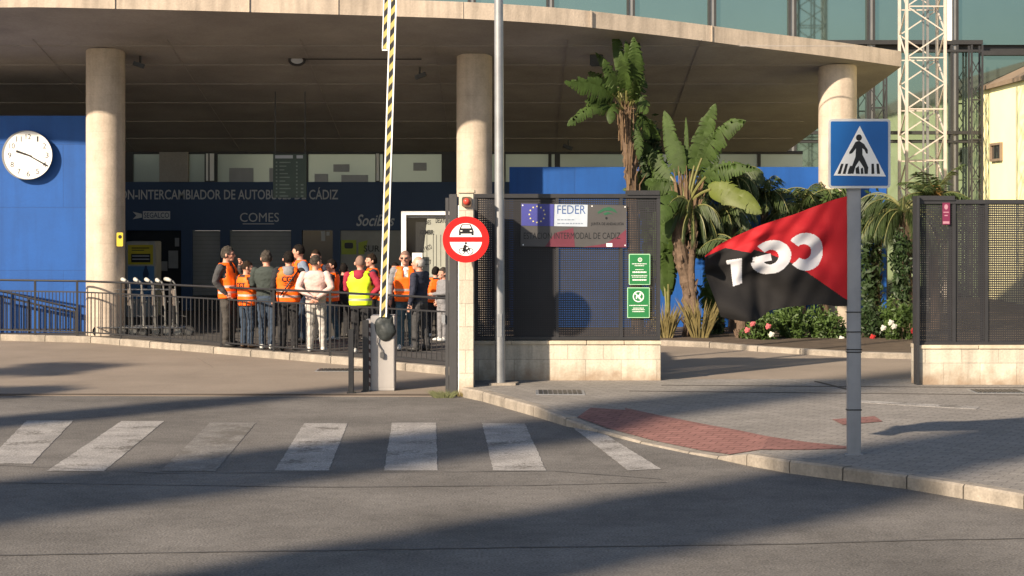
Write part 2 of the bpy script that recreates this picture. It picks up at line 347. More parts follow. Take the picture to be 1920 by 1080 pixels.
# red tactile strip: follows the dropped kerb, one sheet above
mb = MB()
def onp(i, t):
    p = inner[i].lerp(inn2[i], min(t, 1)); return Vector((p.x, p.y + max(0, t - 1) * 1.1, p.z + .004))
W_ = {3: .3, 4: .75, 5: 1.22, 6: 1.25, 7: 1.2, 8: 1.15, 9: 1.1, 10: 1.15, 11: 1.2}; U_ = {3: .5, 9: .2, 10: .6, 11: 1.1}
for i in range(4, 11):
    lo, lo2 = U_.get(i, .02), U_.get(i + 1, .02); mb.quad(onp(i, lo), onp(i + 1, lo2), onp(i + 1, max(lo2, min(1, W_[i + 1]))), onp(i, min(1, W_[i])))
    if min(W_[i], W_[i + 1]) > 1: mb.quad(onp(i, max(1, lo)), onp(i + 1, max(1, lo2)), onp(i + 1, W_[i + 1]), onp(i, W_[i]))
mb.build('tactile_paving', M['red_paver'], kind='structure')
mb = MB(); q = [G(x, y, .124) for x, y in ((1560, 786), (1640, 780), (1655, 790), (1580, 796))]; mb.quad(*q)
mb.build('tactile_patch', M['red_paver'], kind='structure')
# driveway behind the gates on the right and garden bed
mb = MB(); mb.slab([(-.2, wy), (40, wy), (40, 33), (-.2, 33)], 0, .112); mb.build('driveway', M['forecourt'], kind='structure')
bed = [(1235, 636), (1330, 640), (1420, 647), (1500, 652), (1600, 658), (1720, 661), (1960, 664)]
BD = [Vector(G(x, y + 2, .2)) for x, y in bed]
BD = [Vector((-.3, BD[0].y + .3, .2))] + BD + [Vector((18, BD[-1].y - .1, .2))]
kerb('garden_kerb', BD, .2, .15, 1.1)
mb = MB(); mb.slab([(p.x, p.y + .14) for p in BD] + [(18, 47), (-.3, 47)], .11, .185); mb.build('garden_bed', M['soil'], kind='structure')
# crossing stripes
st = [((-30, 870), (60, 870), (138, 789), (50, 789)), ((88, 884), (195, 884), (308, 790), (228, 790)), ((300, 884), (404, 884), (480, 793), (394, 793)),
      ((515, 883), (616, 883), (652, 794), (570, 794)), ((720, 883), (820, 883), (818, 793), (735, 793)), ((925, 883), (1024, 883), (984, 794), (904, 794)), ((1178, 883), (1240, 880), (1119, 805), (1066, 796))]
for i, q in enumerate(st):
    mb = MB(); P = [Vector(G(x, y)) for x, y in q]; nn = 44
    # ragged, worn outline
    def rag(a, b, k, amp): return [a.lerp(b, t / k) + Vector((random.uniform(-amp, amp), random.uniform(-amp, amp), 0)) * .45 for t in range(k)]
    o = rag(P[0], P[1], 4, .012) + rag(P[1], P[2], nn, .012) + rag(P[2], P[3], 4, .012) + rag(P[3], P[0], nn, .012)
    mb._new([(p.x, p.y, .004) for p in o], [tuple(range(len(o)))])
    mb.build('crossing_stripe', M['paint_worn'] if i == 2 else M['paint'], kind='structure')
# seams and cracks in the asphalt
def seam(pts, wd, nm='road_seam', m=None, z=.004, jit=.012):
    mb = MB(); P = []
    for (x0, y0), (x1, y1) in zip(pts, pts[1:]):
        A = Vector(G(x0, y0)); B = Vector(G(x1, y1)); k = max(2, int((B - A).length / .25))
        P += [A.lerp(B, i / k) + Vector((0, random.uniform(-jit, jit), 0)) for i in range(k)]
    P.append(Vector(G(*pts[-1])))
    for a, b in zip(P, P[1:]):
        h = wd * random.uniform(.5, 1.2) / 2; h2 = wd * random.uniform(.5, 1.2) / 2
        mb.quad((a.x, a.y - h, z), (b.x, b.y - h, z), (b.x, b.y + h, z), (a.x, a.y + h, z))
    mb.build(nm, m or mat('seam_bitumen', (.09, .084, .076), .8, var=.3, scale=6), kind='structure')
seam([(-20, 905), (600, 914), (980, 911), (1250, 905)], .03)
seam([(-20, 1042), (400, 1036), (900, 1028), (1500, 1020), (1700, 1014), (1920, 1010)], .035)
seam([(-20, 872), (300, 888), (1040, 884), (1240, 899)], .02)
seam([(370, 672), (400, 690), (330, 712), (300, 735)], .02, z=.0105)
def cover(px, py, w_, d_, z, label, m='frame'):
    X, Y, _ = G(px, py, z); t = thing('drain_cover', label, 'drain cover', (X, Y, z))
    mb = MB(); mb.box(X - w_ / 2 - .03, X + w_ / 2 + .03, Y - d_ / 2 - .03, Y + d_ / 2 + .03, z - .02, z + .005); mb.build('surround', M['galv'], t)
    mb = MB(); k = int(w_ / .06)
    for i in range(k): mb.box(X - w_ / 2 + i * w_ / k + .008, X - w_ / 2 + (i + 1) * w_ / k - .008, Y - d_ / 2, Y + d_ / 2, z + .006, z + .012)
    mb.build('grate', M['frame'], t)
cover(640, 694, .7, .4, .006, 'iron drain grate in the beige forecourt below the people')
cover(1050, 736, .55, .5, .12, 'iron access cover in the grey pavement in front of the low wall')
cover(1870, 734, .6, .4, .12, 'iron access cover in the pavement below the right-hand stone wall')
# tyre-darkened joint lines across the driveway mouth
mb = MB(); mb.bar(G(1240, 722, .122), G(1920, 727, .122), .03, .006); mb.bar(G(1180, 733, .122), G(1960, 741, .122), .02, .006); mb.bar(G(1530, 715, .122), G(1590, 730, .122), .05, .006)
mb.build('paving_joint', mat('joint_bitumen', (.05, .045, .04), .8), kind='structure')
mb = MB(); mb.slab([G(x, y, .122)[:2] for x, y in ((1590, 753), (1700, 760), (1830, 767), (1838, 763), (1700, 755), (1600, 750))], .119, .1225)
mb.build('paint_line', M['paint'], kind='structure')

# ================================================================== STATION BUILDING
SB = thing('station_building', 'concrete and blue bus station with a curved overhanging canopy on round columns', 'building', (0, 42.7, .1))
def zs(Y): return 5.32 + .188 * (34.3 - Y)       # underside of the canopy
def front(px, py): 
    Y = (5.32 + .188 * 34.3 - CH) / ((HY - py) / F + .188); return (PX(px, Y), Y)
fr = [(-22, 33), (-15, 32.2), (-12.5, 32.13), (-10.6, 32.0)] + [front(x, y) for x, y in ((0, 14), (240, 17), (480, 23), (720, 30), (900, 36.5), (1060, 47), (1200, 62), (1300, 74), (1400, 87), (1500, 99), (1600, 112), (1690, 125))]
# smooth the front edge
def cr(P, k=4):
    out = []
    for i in range(len(P) - 1):
        p0, p1, p2, p3 = P[max(i - 1, 0)], P[i], P[i + 1], P[min(i + 2, len(P) - 1)]
        for j in range(k):
            t = j / k
            out.append(tuple(.5 * (2 * b + (c - a) * t + (2 * a - 5 * b + 4 * c - d) * t * t + (3 * b - a - 3 * c + d) * t ** 3) for a, b, c, d in zip(p0, p1, p2, p3)))
    return out + [P[-1]]
fr = cr(fr)
back = [(6.15, 43.5), (6.0, 46.5), (-22, 46.5)]
out = fr + back; TH = .29
mb = MB(); n = len(out)
mb._new([(x, y, zs(y)) for x, y in out] + [(x, y, zs(y) + TH) for x, y in out], [tuple(range(n)), tuple(range(2 * n - 1, n - 1, -1))] + [(i, (i + 1) % n, (i + 1) % n + n, i + n) for i in range(n)])
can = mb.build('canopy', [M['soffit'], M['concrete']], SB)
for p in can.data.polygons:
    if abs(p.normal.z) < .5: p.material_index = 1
# joints between the fascia panels, 3 mm proud
for px, py in ((215, 16), (467, 22), (634, 27), (868, 35), (1108, 50), (1335, 78), (1528, 103)):
    x, y = front(px, py); mb = MB(); mb.box(x - .005, x + .005, y - .008, y + .03, zs(y) - .001, zs(y) + TH); mb.build('fascia_joint', M['concrete'], SB)
# formwork joints in the soffit (thin ribs)
mb = MB()
for Y in (33.9, 35.2, 36.6, 38.1, 39.7, 41.3):
    mb.bar((-13, Y, zs(Y) - .004), (6.2, Y, zs(Y) - .004), .02, .012)
for X in (-11, -8.6, -6.2, -3.8, -1.4, 1.0, 3.4): mb.bar((X, 33.5, zs(33.5) - .004), (X, 42.6, zs(42.6) - .004), .02, .012)
mb.build('soffit_joint', mat('soffit_joint', (.31, .29, .27), .9), SB)
COLS = [(PX(198, 34.35), 34.35, .355), (PX(889.5, 34.7), 34.7, .33), (PX(1570.5, 35.45), 35.45, .36)]
for (x, y, r) in COLS:
    mb = MB(); mb.tube([(x, y, .1), (x, y, zs(y) + .05)], r, 40, cap=False); mb.build('column', M['column'], SB, smooth=40)
# clock wall
WY = 34.95
mb = MB(); mb.box(-20, PX(222, WY), WY, 35.4, .1, PZ(217, WY)); mb.build('wall', M['blue'], SB)
# low blue wall to the right
mb = MB(); mb.box(PX(955, 35.45), PX(1662, 35.6), 35.6, 36.2, .1, PZ(313, 35.6)); mb.build('garden_wall', M['blue'], SB)
# facade behind
FY = 42.7
def fx(px): return PX(px, FY)
def fz(py): return PZ(py, FY)
x0, x1 = fx(-150), fx(1505)
mb = MB(); mb.box(x0, x1, FY, FY + .4, fz(432), fz(341)); mb.build('sign_band', M['navy'], SB)
mb = MB(); mb.box(x0, x1, FY + .02, FY + .4, fz(341), fz(284)); mb.build('clerestory_glazing', M['clere_glass'], SB)
mb = MB()
for a, b in ((232, 250), (300, 304), (384, 408), (574, 578), (704, 712), (718, 735), (828, 860), (940, 948), (1028, 1034), (1040, 1050), (1180, 1186), (1300, 1306), (1420, 1426)):
    mb.box(fx(a), fx(b), FY - .04, FY + .06, fz(341), fz(284))
mb.box(x0, x1, FY - .03, FY + .05, fz(289), fz(283)); mb.build('clerestory_frame', M['frame'], SB)
for a, b in ((387, 391), (394, 402), (706, 711)): MB().box(fx(a), fx(b), FY - .06, FY - .035, fz(339), fz(288)).build('pale_mullion', M['white'], SB)
for a, b, c, d in ((430, 475, 315, 341), (505, 575, 315, 341), (590, 615, 326, 341), (640, 690, 328, 341), (625, 655, 308, 322), (775, 800, 305, 320)): mb = MB(); mb.box(fx(a), fx(b), FY - .012, FY + .01, fz(d), fz(c)); mb.build('window_blind', M['ledge'], SB)
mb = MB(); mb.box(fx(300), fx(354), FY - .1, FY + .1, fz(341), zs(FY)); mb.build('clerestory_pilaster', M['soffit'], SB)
# shop fronts under the band
for a, b in ((-150, 236), (340, 361), (413, 431), (546, 566), (624, 638), (835, 900), (1290, 1305)): mb = MB(); mb.box(fx(a), fx(b), FY - .02, FY + .35, .1, fz(432)); mb.build('pier', M['navy'], SB)
for a, b in ((361, 413), (431, 546)):
    mb = MB(); mb.box(fx(a), fx(b), FY + .08, FY + .2, .45, fz(433)); mb.build('shutter', M['shutter'], SB)
mb = MB(); mb.box(fx(340), fx(546), FY - .01, FY + .25, .1, .46); mb.build('plinth', M['frame'], SB)
for a, b in ((236, 340), (566, 624), (900, 1505)):
    f = MB(); f.box(fx(a), fx(b), FY + .1, FY + .2, .1, fz(432)); f.build('shop_window', M['dark_glass'], SB)
mb = MB(); mb.box(fx(638), fx(835), FY + .05, FY + .2, .1, fz(432)); mb.build('shop_panel', mat('pale_shop_panel', (.27, .27, .25), .5, var=.1), SB)
mb = MB(); mb.flat(rect(640, 450, 668, 477), FY + .04, .01); mb.flat([(672, 455), (690, 450), (683, 477), (672, 477)], FY + .04, .01); mb.build('ticket_poster', mat('lime_poster', (.30, .36, .05), .6), SB)
mb = MB(); mb.flat(rrect(646, 455, 662, 466, 3), FY + .028, .005); mb.build('poster_emblem', M['black'], SB)
mb = MB(); text(mb, 'SUR', 682, 460, 712, 472, FY + .028); mb.build('poster_print', M['black'], SB)
for q_ in ((316, 470, 334, 503), (299, 490, 314, 508), (328, 446, 336, 462), (612, 434, 618, 442), (602, 433, 610, 452)): MB().flat(rect(*q_), FY + .09, .01).build('window_notice', M['ledge'], SB)
# lettering on the band
L = MB(); text(L, 'ESTACIÓN-INTERCAMBIADOR DE AUTOBUSES DE CÁDIZ', 167, 351, 634, 374, FY - .006, bold=.012); L.build('lettering', M['letter'], SB)
L = MB(); text(L, 'COMES', 450, 399, 523, 416, FY - .006, bold=0); L.flat(rect(455, 419, 514, 420.5), FY, .006); L.build('lettering', M['letter'], SB)
L = MB(); text(L, 'SociBus', 668, 402, 740, 424, FY - .006, shear=.35, bold=.014); L.build('lettering', M['letter'], SB)
L = MB(); L.flat(rect(268, 396, 319, 411), FY, .006); L.flat([(249, 397), (266, 401), (266, 408), (249, 411), (256, 404)], FY, .006); L.build('shop_logo', M['letter'], SB)
L = MB(); text(L, 'SEGALCO', 270, 398.5, 317, 408.5, FY - .009, bold=.01); L.build('lettering', M['navy'], SB)
# ceiling lamp, speakers and cameras under the canopy
def under(px, py):
    Y = (5.32 + .188 * 34.3 - CH) / ((HY - py) / F + .188); return PX(px, Y), Y, zs(Y)
x, y, z = under(557, 111); t = thing('ceiling_lamp', 'round ceiling lamp with dark rim on the canopy underside', 'ceiling lamp', (x, y, z))
mb = MB(); P_ = [Vector((x + .14 * math.cos(k * math.pi / 12), y - .02 - .06 * math.sin(k * math.pi / 12), z - .02 + .085 * math.sin(k * math.pi / 12))) for k in range(25)]
for a_, b_ in zip(P_, P_[1:]): mb.tube([a_, b_], .026, 8)
mb.build('rim', M['black_metal'], t)
mb = MB(); mb._new([p.lerp(Vector((x, y - .02, z - .02)), .12) for p in P_[:-1]], [tuple(range(24))]); mb.build('diffuser', M['letter'], t)
def seccam(px, py, flip, label):
    x, y, z = under(px, py); t = thing('security_camera', label, 'security camera', (x, y, z), group='security cameras under the canopy')
    mb = MB(); mb.cyl(x, y, z - .16, z + .03, .02, 10); mb.build('bracket', M['frame'], t)
    mb = MB(); mb.bar((x - .12 * flip, y - .05, z - .13), (x + .08 * flip, y - .02, z - .2), .08, .08); mb.build('housing', M['black_metal'], t)
seccam(787, 126, -1, 'small dark camera hanging from the canopy right of the striped boom')
seccam(1066, 262, 1, 'small dark camera far back on the soffit beside the tall banana plant')
seccam(263, 105, 1, 'small dark camera on the canopy just right of the left column')
x, y, z = under(1118, 104); t = thing('loudspeaker', 'dark square loudspeaker fixed under the canopy behind the tall plant leaves', 'loudspeaker', (x, y, z))
mb = MB(); mb.box(x - .12, x + .12, y - .08, y + .08, z - .2, z + .04, .02); mb.build('cabinet', M['black_metal'], t)
mb = MB(); mb.tube([(x, y - .082, z - .1), (x, y - .09, z - .1)], .08, 16); mb.build('grille', M['frame'], t)
# conduit under canopy
x, y, z = under(740, 108); x2, y2, z2 = under(570, 108)
mb = MB(); mb.tube([(x2, y2, z2 - .03), (x + .5, y, z - .03)], .012, 6); tag(mb.build('conduit', M['frame']), 'thin cable conduit running along the canopy underside from the lamp', 'conduit')

# clock
Y = WY; cx, cy = 53, 291; t = thing('wall_clock', 'round white wall clock with black hands on the blue wall', 'clock', (PX(cx, Y), Y, PZ(cy, Y)))
mb = MB(); p = ell(cx, cy, 46, 46, 48); mb.flat(p, Y, .14); mb.build('case', M['ledge'], t)
mb = MB(); mb.flat(ell(cx, cy, 45, 45, 48), Y - .14, .012); mb.build('dial', M['white'], t)
mb = MB()
for h in range(1, 13):
    a = R(h * 30); rx = cx + 35 * math.sin(a); ry = cy - 35 * math.cos(a); wd = 3.2 if h < 10 else 5
    text(mb, str(h), rx - wd / (2 if h == 1 else 1), ry - 5, rx + wd / (2 if h == 1 else 1), ry + 5, Y - .154, bold=.0)
mb.build('numerals', M['frame'], t)
def hand(a, l, wd, d, nm):
    mb = MB(); a = R(a); s, c = math.sin(a), -math.cos(a)
    mb.flat([(cx - s * 7 - c * wd * .6, cy - c * 7 + s * wd * .6), (cx - s * 7 + c * wd * .6, cy - c * 7 - s * wd * .6), (cx + s * l + c * wd, cy + c * l - s * wd), (cx + s * l - c * wd, cy + c * l + s * wd)], Y - d, .004); mb.build(nm, M['black'], t)
hand(289, 24, 2.2, .156, 'hour_hand'); hand(119, 41, 1.5, .162, 'minute_hand')

# hanging departures board
Y = 37.2; t = thing('departures_board', 'dark green hanging bus information board in front of the shop band', 'information board', (PX(544, Y), Y, PZ(331, Y)))
mb = MB()
for px in (516, 572): mb.bar((PX(px, Y), Y, PZ(291, Y)), (PX(px, Y), Y, zs(Y)), .02)
mb.build('hanger', M['frame'], t)
bm_ = MB(); bm_.flat(rect(513, 289, 575, 371), Y + .04, .08); bm_.build('panel', mat('board_green', (.045, .07, .055), .5), t)
mb = MB(); mb.flat(rect(516, 291, 549, 297), Y - .04, .004); mb.flat(rect(556, 291, 568, 297), Y - .04, .004); mb.build('header', M['letter'], t)
rt = mat('dim_board_text', (.16, .2, .17), .5)
for i, yy in enumerate(range(303, 368, 7)):
    k = random.uniform(532, 546); mb = MB()
    mb.flat(rect(517, yy, 520, yy + 3), Y - .04, .003); mb.flat(rect(524, yy + .5, k, yy + 2.5), Y - .04, .003); mb.flat(rect(555, yy, 558, yy + 3), Y - .04, .003)
    if i > 5: mb.flat(rect(564, yy, 569, yy + 3), Y - .04, .003)
    mb.build('text_row', rt, t)

# vending machine in front of the shops
Y = 40.0; t = thing('vending_machine', 'tall vending machine with yellow top panel and blue front by the left column', 'vending machine', (PX(262, Y), Y, .117))
mb = MB(); mb.box(PX(236, Y), PX(291, Y), Y, Y + .7, .117, PZ(453, Y), .015); mb.build('cabinet', mat('machine_grey', (.4, .4, .38), .5), t)
mb = MB(); mb.flat(rect(240, 459, 287, 496), Y, .01); mb.build('yellow_panel', mat('yellow_panel', (.55, .45, .03), .5), t)
mb = MB(); mb.flat(rect(246, 476, 282, 492), Y - .01, .004); mb.flat(rect(247, 464, 280, 466), Y - .01, .004); mb.flat(rect(247, 468.5, 270, 470), Y - .01, .004); mb.build('black_label', M['black'], t)
mb = MB(); mb.flat(rect(248, 479, 280, 481), Y - .014, .003); mb.flat(rect(248, 485, 280, 487), Y - .014, .003); mb.build('label_print', M['letter'], t)
mb = MB(); mb.flat(rect(240, 499, 289, 560), Y, .01); mb.build('blue_panel', mat('pale_blue_panel', (.08, .20, .38), .5), t)
mb = MB(); mb.flat([(271, 503), (276, 503), (279, 512), (278, 524), (276, 540), (271, 540), (269, 524), (268, 512)], Y - .01, .004); mb.flat(ell(273.5, 501, 2.5, 3, 10), Y - .01, .004); mb.build('figure_print', M['navy'], t)
# little yellow sign on the left column
Y = 34.0; t = tag(MB().flat(rrect(219, 436, 231, 462, 2), Y, .02).build('column_sign', mat('yellow_notice', (.55, .42, .04), .5)), 'small yellow notice on the right flank of the left column', 'notice')
mb = MB(); mb.flat(ell(225, 444, 3.5, 3.5, 14), Y - .02, .003); mb.build('symbol', M['black'], t)

# white framed kiosk window with hand-written menu board
Y = 36.6; t = thing('kiosk', 'white framed kiosk front with hand-written menu board behind the people', 'kiosk', (PX(800, Y), Y, .117))
mb = MB(); mb.flat(rect(753, 396, 856, 403), Y, .12); mb.flat(rect(753, 403, 762, 590), Y, .12); mb.flat(rect(846, 403, 856, 590), Y, .12); mb.build('frame', M['whitep'], t)
mb = MB(); mb.flat(rect(762, 403, 846, 600), Y + .1, .03); mb.build('glass', M['dark_glass'], t)
mb = MB(); mb.flat([(801, 410), (846, 410), (846, 545), (786, 545)], Y, .03); mb.build('menu_board', mat('grey_board', (.33, .34, .29), .6, var=.1), t)
mb = MB(); mb.flat(rect(762, 405, 846, 408), Y - .02, .03); mb.build('blind_rail', M['ledge'], t)
mb = MB()
text(mb, 'DES', 797, 413, 808, 421, Y - .034); text(mb, 'DESAYUNO', 817, 409, 846, 418, Y - .034); text(mb, 'COMBIR:', 787, 431, 814, 440, Y - .034, bold=.03); text(mb, 'MUY RICO', 787, 462, 810, 471, Y - .034, rot=25)
for (px, py) in ((800, 487), (806, 519)):
    mb.flat(rect(px - 7, py, px - 6, py + 8), Y - .03, .004); mb.flat(rect(px + 6, py, px + 7, py + 8), Y - .03, .004); mb.flat(rect(px - 5, py + 8, px + 5, py + 9.2), Y - .03, .004); mb.flat(rect(px - 8, py, px + 8, py + 1), Y - .03, .004)
for px in (793, 800, 812, 818, 826, 836): mb.flat(rect(px, 440, px + .8, 500), Y - .03, .003)
mb.build('handwriting', M['black'], t)
mb = MB(); mb.flat(rect(773, 474, 792, 506), Y - .15, .02); tag(mb.build('notice_board', M['whitep']), 'plain white notice sheet between the two bald men in front of the kiosk', 'notice')

# ================================================================== GLASS BUILDING, YELLOW BUILDING, LATTICE TOWER
GYD = 48.0
GB = thing('glass_building', 'teal glass curtain-wall building rising behind the canopy', 'building', (5, GYD, .1))
gx = lambda p: PX(p, GYD); gz = lambda p: PZ(p, GYD)
mxs = [590, 738, 885, 1032, 1183, 1335, 1485, 1632, 1788, 1935, 2085]
for i in range(len(mxs) - 1):
    for (a, b) in ((.1, gz(268)), (gz(262), gz(96)), (gz(84), gz(-260))):
        mb = MB(); k = R(random.uniform(-.25, .25)); 
        X0, X1 = gx(mxs[i]), gx(mxs[i + 1]); Wd = X1 - X0; e = math.tan(k) * Wd
        mb._new([(X0, GYD + e, a), (X1, GYD, a), (X1, GYD, b), (X0, GYD + e, b)], [(0, 1, 2, 3)]); mb.build('glass_pane', M['teal_glass'], GB)
mb = MB()
for q in mxs:
    mb.box(gx(q - 8), gx(q - 4), GYD - .14, GYD + .1, .1, gz(-260)); mb.box(gx(q + 3), gx(q + 7), GYD - .14, GYD + .1, .1, gz(-260))
mb.build('mullion', M['frame'], GB)
mb = MB()
for q in mxs: mb.box(gx(q - 3.8), gx(q + 2.8), GYD - .1, GYD + .08, .1, gz(-260))
mb.build('mullion_cover', M['ledge'], GB)
mb = MB()
for a, b in ((76, 84), (94, 98), (246, 252), (264, 268)): mb.box(gx(590), gx(1840), GYD - .16, GYD + .1, gz(b), gz(a))
for a, b in ((96, 104), (264, 268)): mb.box(gx(1840), gx(2100), GYD - .157, GYD + .1, gz(b), gz(a))
mb.build('transom', M['frame'], GB)
mb = MB(); mb.box(gx(590), gx(2090), GYD + .12, GYD + 1, .1, gz(-262)); mb.build('core_wall', M['frame'], GB)
def truss_frame(x0, x1, z0, z1, Y, dp, name, label, cat, m, r=.02, step=.55, group=None):
    t = thing(name, label, cat, ((x0 + x1) / 2, Y, z0), group=group); cs = [(x0, Y), (x1, Y), (x1, Y + dp), (x0, Y + dp)]
    for c in cs:
        mb = MB(); mb.bar((c[0], c[1], z0), (c[0], c[1], z1), r * 2.2, up=(0, 1, 0)); mb.build('chord', m, t)
    mb = MB(); k = int((z1 - z0) / step)
    for i in range(k):
        a = z0 + i * step; b = a + step
        for j in range(4):
            c, d = cs[j], cs[(j + 1) % 4]
            if (i + j) % 2: c, d = d, c
            mb.bar((c[0], c[1], a), (d[0], d[1], b), r)
            if j % 2 == 0 and i % 2 == 0: mb.bar((c[0], c[1], a), (d[0], d[1], a), r)
    mb.build('bracing', m, t); return t
truss_frame(PX(1822, 47), PX(1842, 47), .2, PZ(84, 47), 47.0, .3, 'steel_truss', 'dark steel truss post against the glass beside the yellow wall', 'truss', M['black_metal'], .02, .5)
truss_frame(PX(1632, 47), PX(1662, 47), .2, PZ(140, 47), 47.0, .35, 'steel_truss', 'dark steel truss post behind the right column and crossing sign', 'truss', M['black_metal'], .02, .6)
Y = 40.0; TW = truss_frame(PX(1700, Y), PX(1772, Y), .18, 9.2, Y, .75, 'lattice_mast', 'tall white steel lattice mast standing behind the garden', 'lattice mast', M['lattice'], .027, .55)
mb = MB(); mb.bar((PX(1738, Y), Y + .35, .2), (PX(1738, Y), Y + .35, 9.2), .035); mb.bar((PX(1746, Y), Y + .35, .2), (PX(1746, Y), Y + .35, 9.2), .05); mb.build('cable_run', M['ledge'], TW)
mb = MB(); mb.box(PX(1776, Y), PX(1784, Y), Y - .05, Y + .1, PZ(76, Y), 9.2); mb.build('antenna_panel', M['whitep'], TW)
t = thing('yellow_building', 'bright pale yellow rendered building with brown roof at the right edge', 'building', (12.07, 44, .1))
mb = MB(); mb.box(12.07, 24, 30, 47.85, .1, 5.49); y_ = mb.build('wall', M['yellow'], t)
mb = MB(); mb._new([(11.95, 30, 5.46), (11.95, 47.83, 5.46), (13.9, 47.83, 6.35), (13.9, 30, 6.35), (11.95, 30, 5.56), (11.95, 47.83, 5.56), (13.9, 47.83, 6.45), (13.9, 30, 6.45)], [(0, 1, 2, 3), (4, 5, 6, 7), (0, 1, 5, 4), (1, 2, 6, 5), (2, 3, 7, 6), (3, 0, 4, 7)]); mb.build('roof', M['roof'], t)
# small window on the left-facing wall
Yw = 46.4; z0, z1 = PZ(300, Yw), PZ(270, Yw)
f = MB(); f.box(12.0, 12.069, Yw - .5, Yw + .5, z0 - .03, z0 + .03); f.box(12.0, 12.069, Yw - .5, Yw + .5, z1 - .03, z1 + .03); f.box(12.0, 12.069, Yw - .5, Yw - .44, z0 + .031, z1 - .031); f.box(12.0, 12.069, Yw + .44, Yw + .5, z0 + .031, z1 - .031); f = f.build('window', M['roof'], t)
g = MB(); g.box(12.045, 12.066, Yw - .44, Yw + .44, z0 + .03, z1 - .03); g.build('pane', M['dark_glass'], f)
# ================================================================== RAILINGS
def railing(name, label, pts, hts, nbars, post_r=.02, z0=.12, cat='railing', low=.80, m=None):
    """pts: post feet; a handrail on the posts, and barred panels below it"""
    m = m or M['rail_metal']; P = [Vector(p) for p in pts]; t = thing(name, label, cat, P[len(P) // 2])
    for p, h in zip(P, hts):
        mb = MB(); mb.bar(p - Vector((0, 0, .03)), p + Vector((0, 0, h)), .035, .035, up=(0, 1, 0)); mb.build('post', m, t)
    mb = MB()
    for i in range(len(P) - 1): mb.tube([P[i] + Vector((0, 0, hts[i])), P[i + 1] + Vector((0, 0, hts[i + 1]))], .019, 8)
    mb.build('handrail', m, t)
    for i in range(len(P) - 1):
        a, b = P[i], P[i + 1]; mb = MB(); u = (b - a).normalized() * .03
        A0, B0 = a + Vector((0, 0, .075)), b + Vector((0, 0, .075)); A1, B1 = a + Vector((0, 0, hts[i] * low)), b + Vector((0, 0, hts[i + 1] * low))
        mb.bar(A0, B0, .02, .024); mb.bar(A1, B1, .02, .024); k = nbars[i] if hasattr(nbars, '__len__') else nbars
        for j in range(1, k):
            p, q = A0.lerp(B0, j / k), A1.lerp(B1, j / k); mb.bar(p, q, .013, .013, up=(0, 1, 0))
        mb.build('barred_panel', m, t)
    return t
px_ = [-110, -25, 64, 143, 225, 317, 413, 512, 618, 725, 838]
def fy(x):
    for (a, c), (b, d) in zip(kp, kp[1:]):
        if a <= x <= b: return c + (d - c) * (x - a) / (b - a)
feet = []
for x in px_:
    X, Y, Z = G(x, fy(x), .12); feet.append((X, Y + .07, .12))
railing('railing', 'long dark metal railing along the pale kerb in front of the crowd', feet, [1.0] * len(feet), 12)
# ramp railing behind it at the far left
rp = [G(x, y, .12) for x, y in ((-90, 617), (4, 618), (78, 619), (160, 620))]
rp = [(x, 34.7, .12) for x, y, z in rp]
railing('ramp_railing', 'second dark railing sloping down in front of the blue wall', rp, [.92, .86, .66, .46], 9, low=.86)

# ================================================================== LUGGAGE TROLLEYS
chrome = mat('worn_chrome', (.26, .26, .25), .3, .7, var=.15, scale=10); tgrey = mat('trolley_panel', (.2, .17, .15), .6, var=.1); rub = mat('rubber', (.03, .03, .03), .8); pale = mat('pale_handle', (.42, .42, .39), .5)
def trolley(px, Y, label, rz, h=1.0):
    X = PX(px, Y); t = thing('luggage_trolley', label, 'luggage trolley', (0, 0, 0), group='luggage trolleys parked beside the left column')
    mb = MB()
    for s in (-.21, .21): mb.tube([(s, .05, .12), (s, .04, .5), (s, .01, h - .06), (s * .9, -.03, h)], .016, 8)
    mb.tube([(-.21, .28, .14), (-.24, -.5, .16), (0, -.56, .16), (.24, -.5, .16), (.21, .28, .14)], .014, 8)
    for z, y in ((.35, .2), (.62, .09)): mb.tube([(-.21, y, z), (.21, y, z)], .011, 6)
    mb.build('frame', chrome, t)
    mb = MB(); mb.tube([(-.2, -.06, h), (-.12, -.10, h + .02), (.12, -.10, h + .02), (.2, -.06, h)], [.025, .038, .038, .025], 10); mb.build('handle', pale, t, smooth=True)
    mb = MB(); mb.box(-.19, .19, .0, .02, .55, .85); mb.build('back_panel', tgrey, t)
    mb = MB(); mb.tube([(-.16, 0, .84), (-.16, -.2, .84), (.16, -.2, .84), (.16, 0, .84)], .008, 6); mb.tube([(-.16, 0, .72), (-.14, -.16, .72), (.14, -.16, .72), (.16, 0, .72)], .006, 6)
    for k in range(5): mb.tube([(-.14 + k * .07, -.18, .84), (-.12 + k * .06, -.15, .72)], .004, 5)
    mb.build('basket', chrome, t)
    for (wx, wy_) in ((-.22, .26), (.22, .26), (0, -.54)):
        q = MB(); q.tube([(wx - .014, wy_, .085), (wx + .014, wy_, .085)], .1, 16); q = q.build('wheel', rub, t)
        hh = MB(); hh.tube([(wx - .018, wy_, .085), (wx + .018, wy_, .085)], .07, 12); hh.build('hub', chrome, q)
    t.location = (X, Y, .117); t.rotation_euler = (0, 0, rz)
    return t
for i, (px, lab) in enumerate(((206 + 42, 'leftmost metal luggage trolley, next to the left column'), (272, 'second luggage trolley from the column'), (293, 'middle one of the five nested luggage trolleys'), (313, 'fourth luggage trolley from the left column'), (331, 'rightmost luggage trolley, farthest from the left column'))):
    trolley(px - 8, 34.2 + .06 * (i % 2), lab, R(-74 + random.uniform(-5, 5)), 1.0 + random.uniform(-.01, .01))

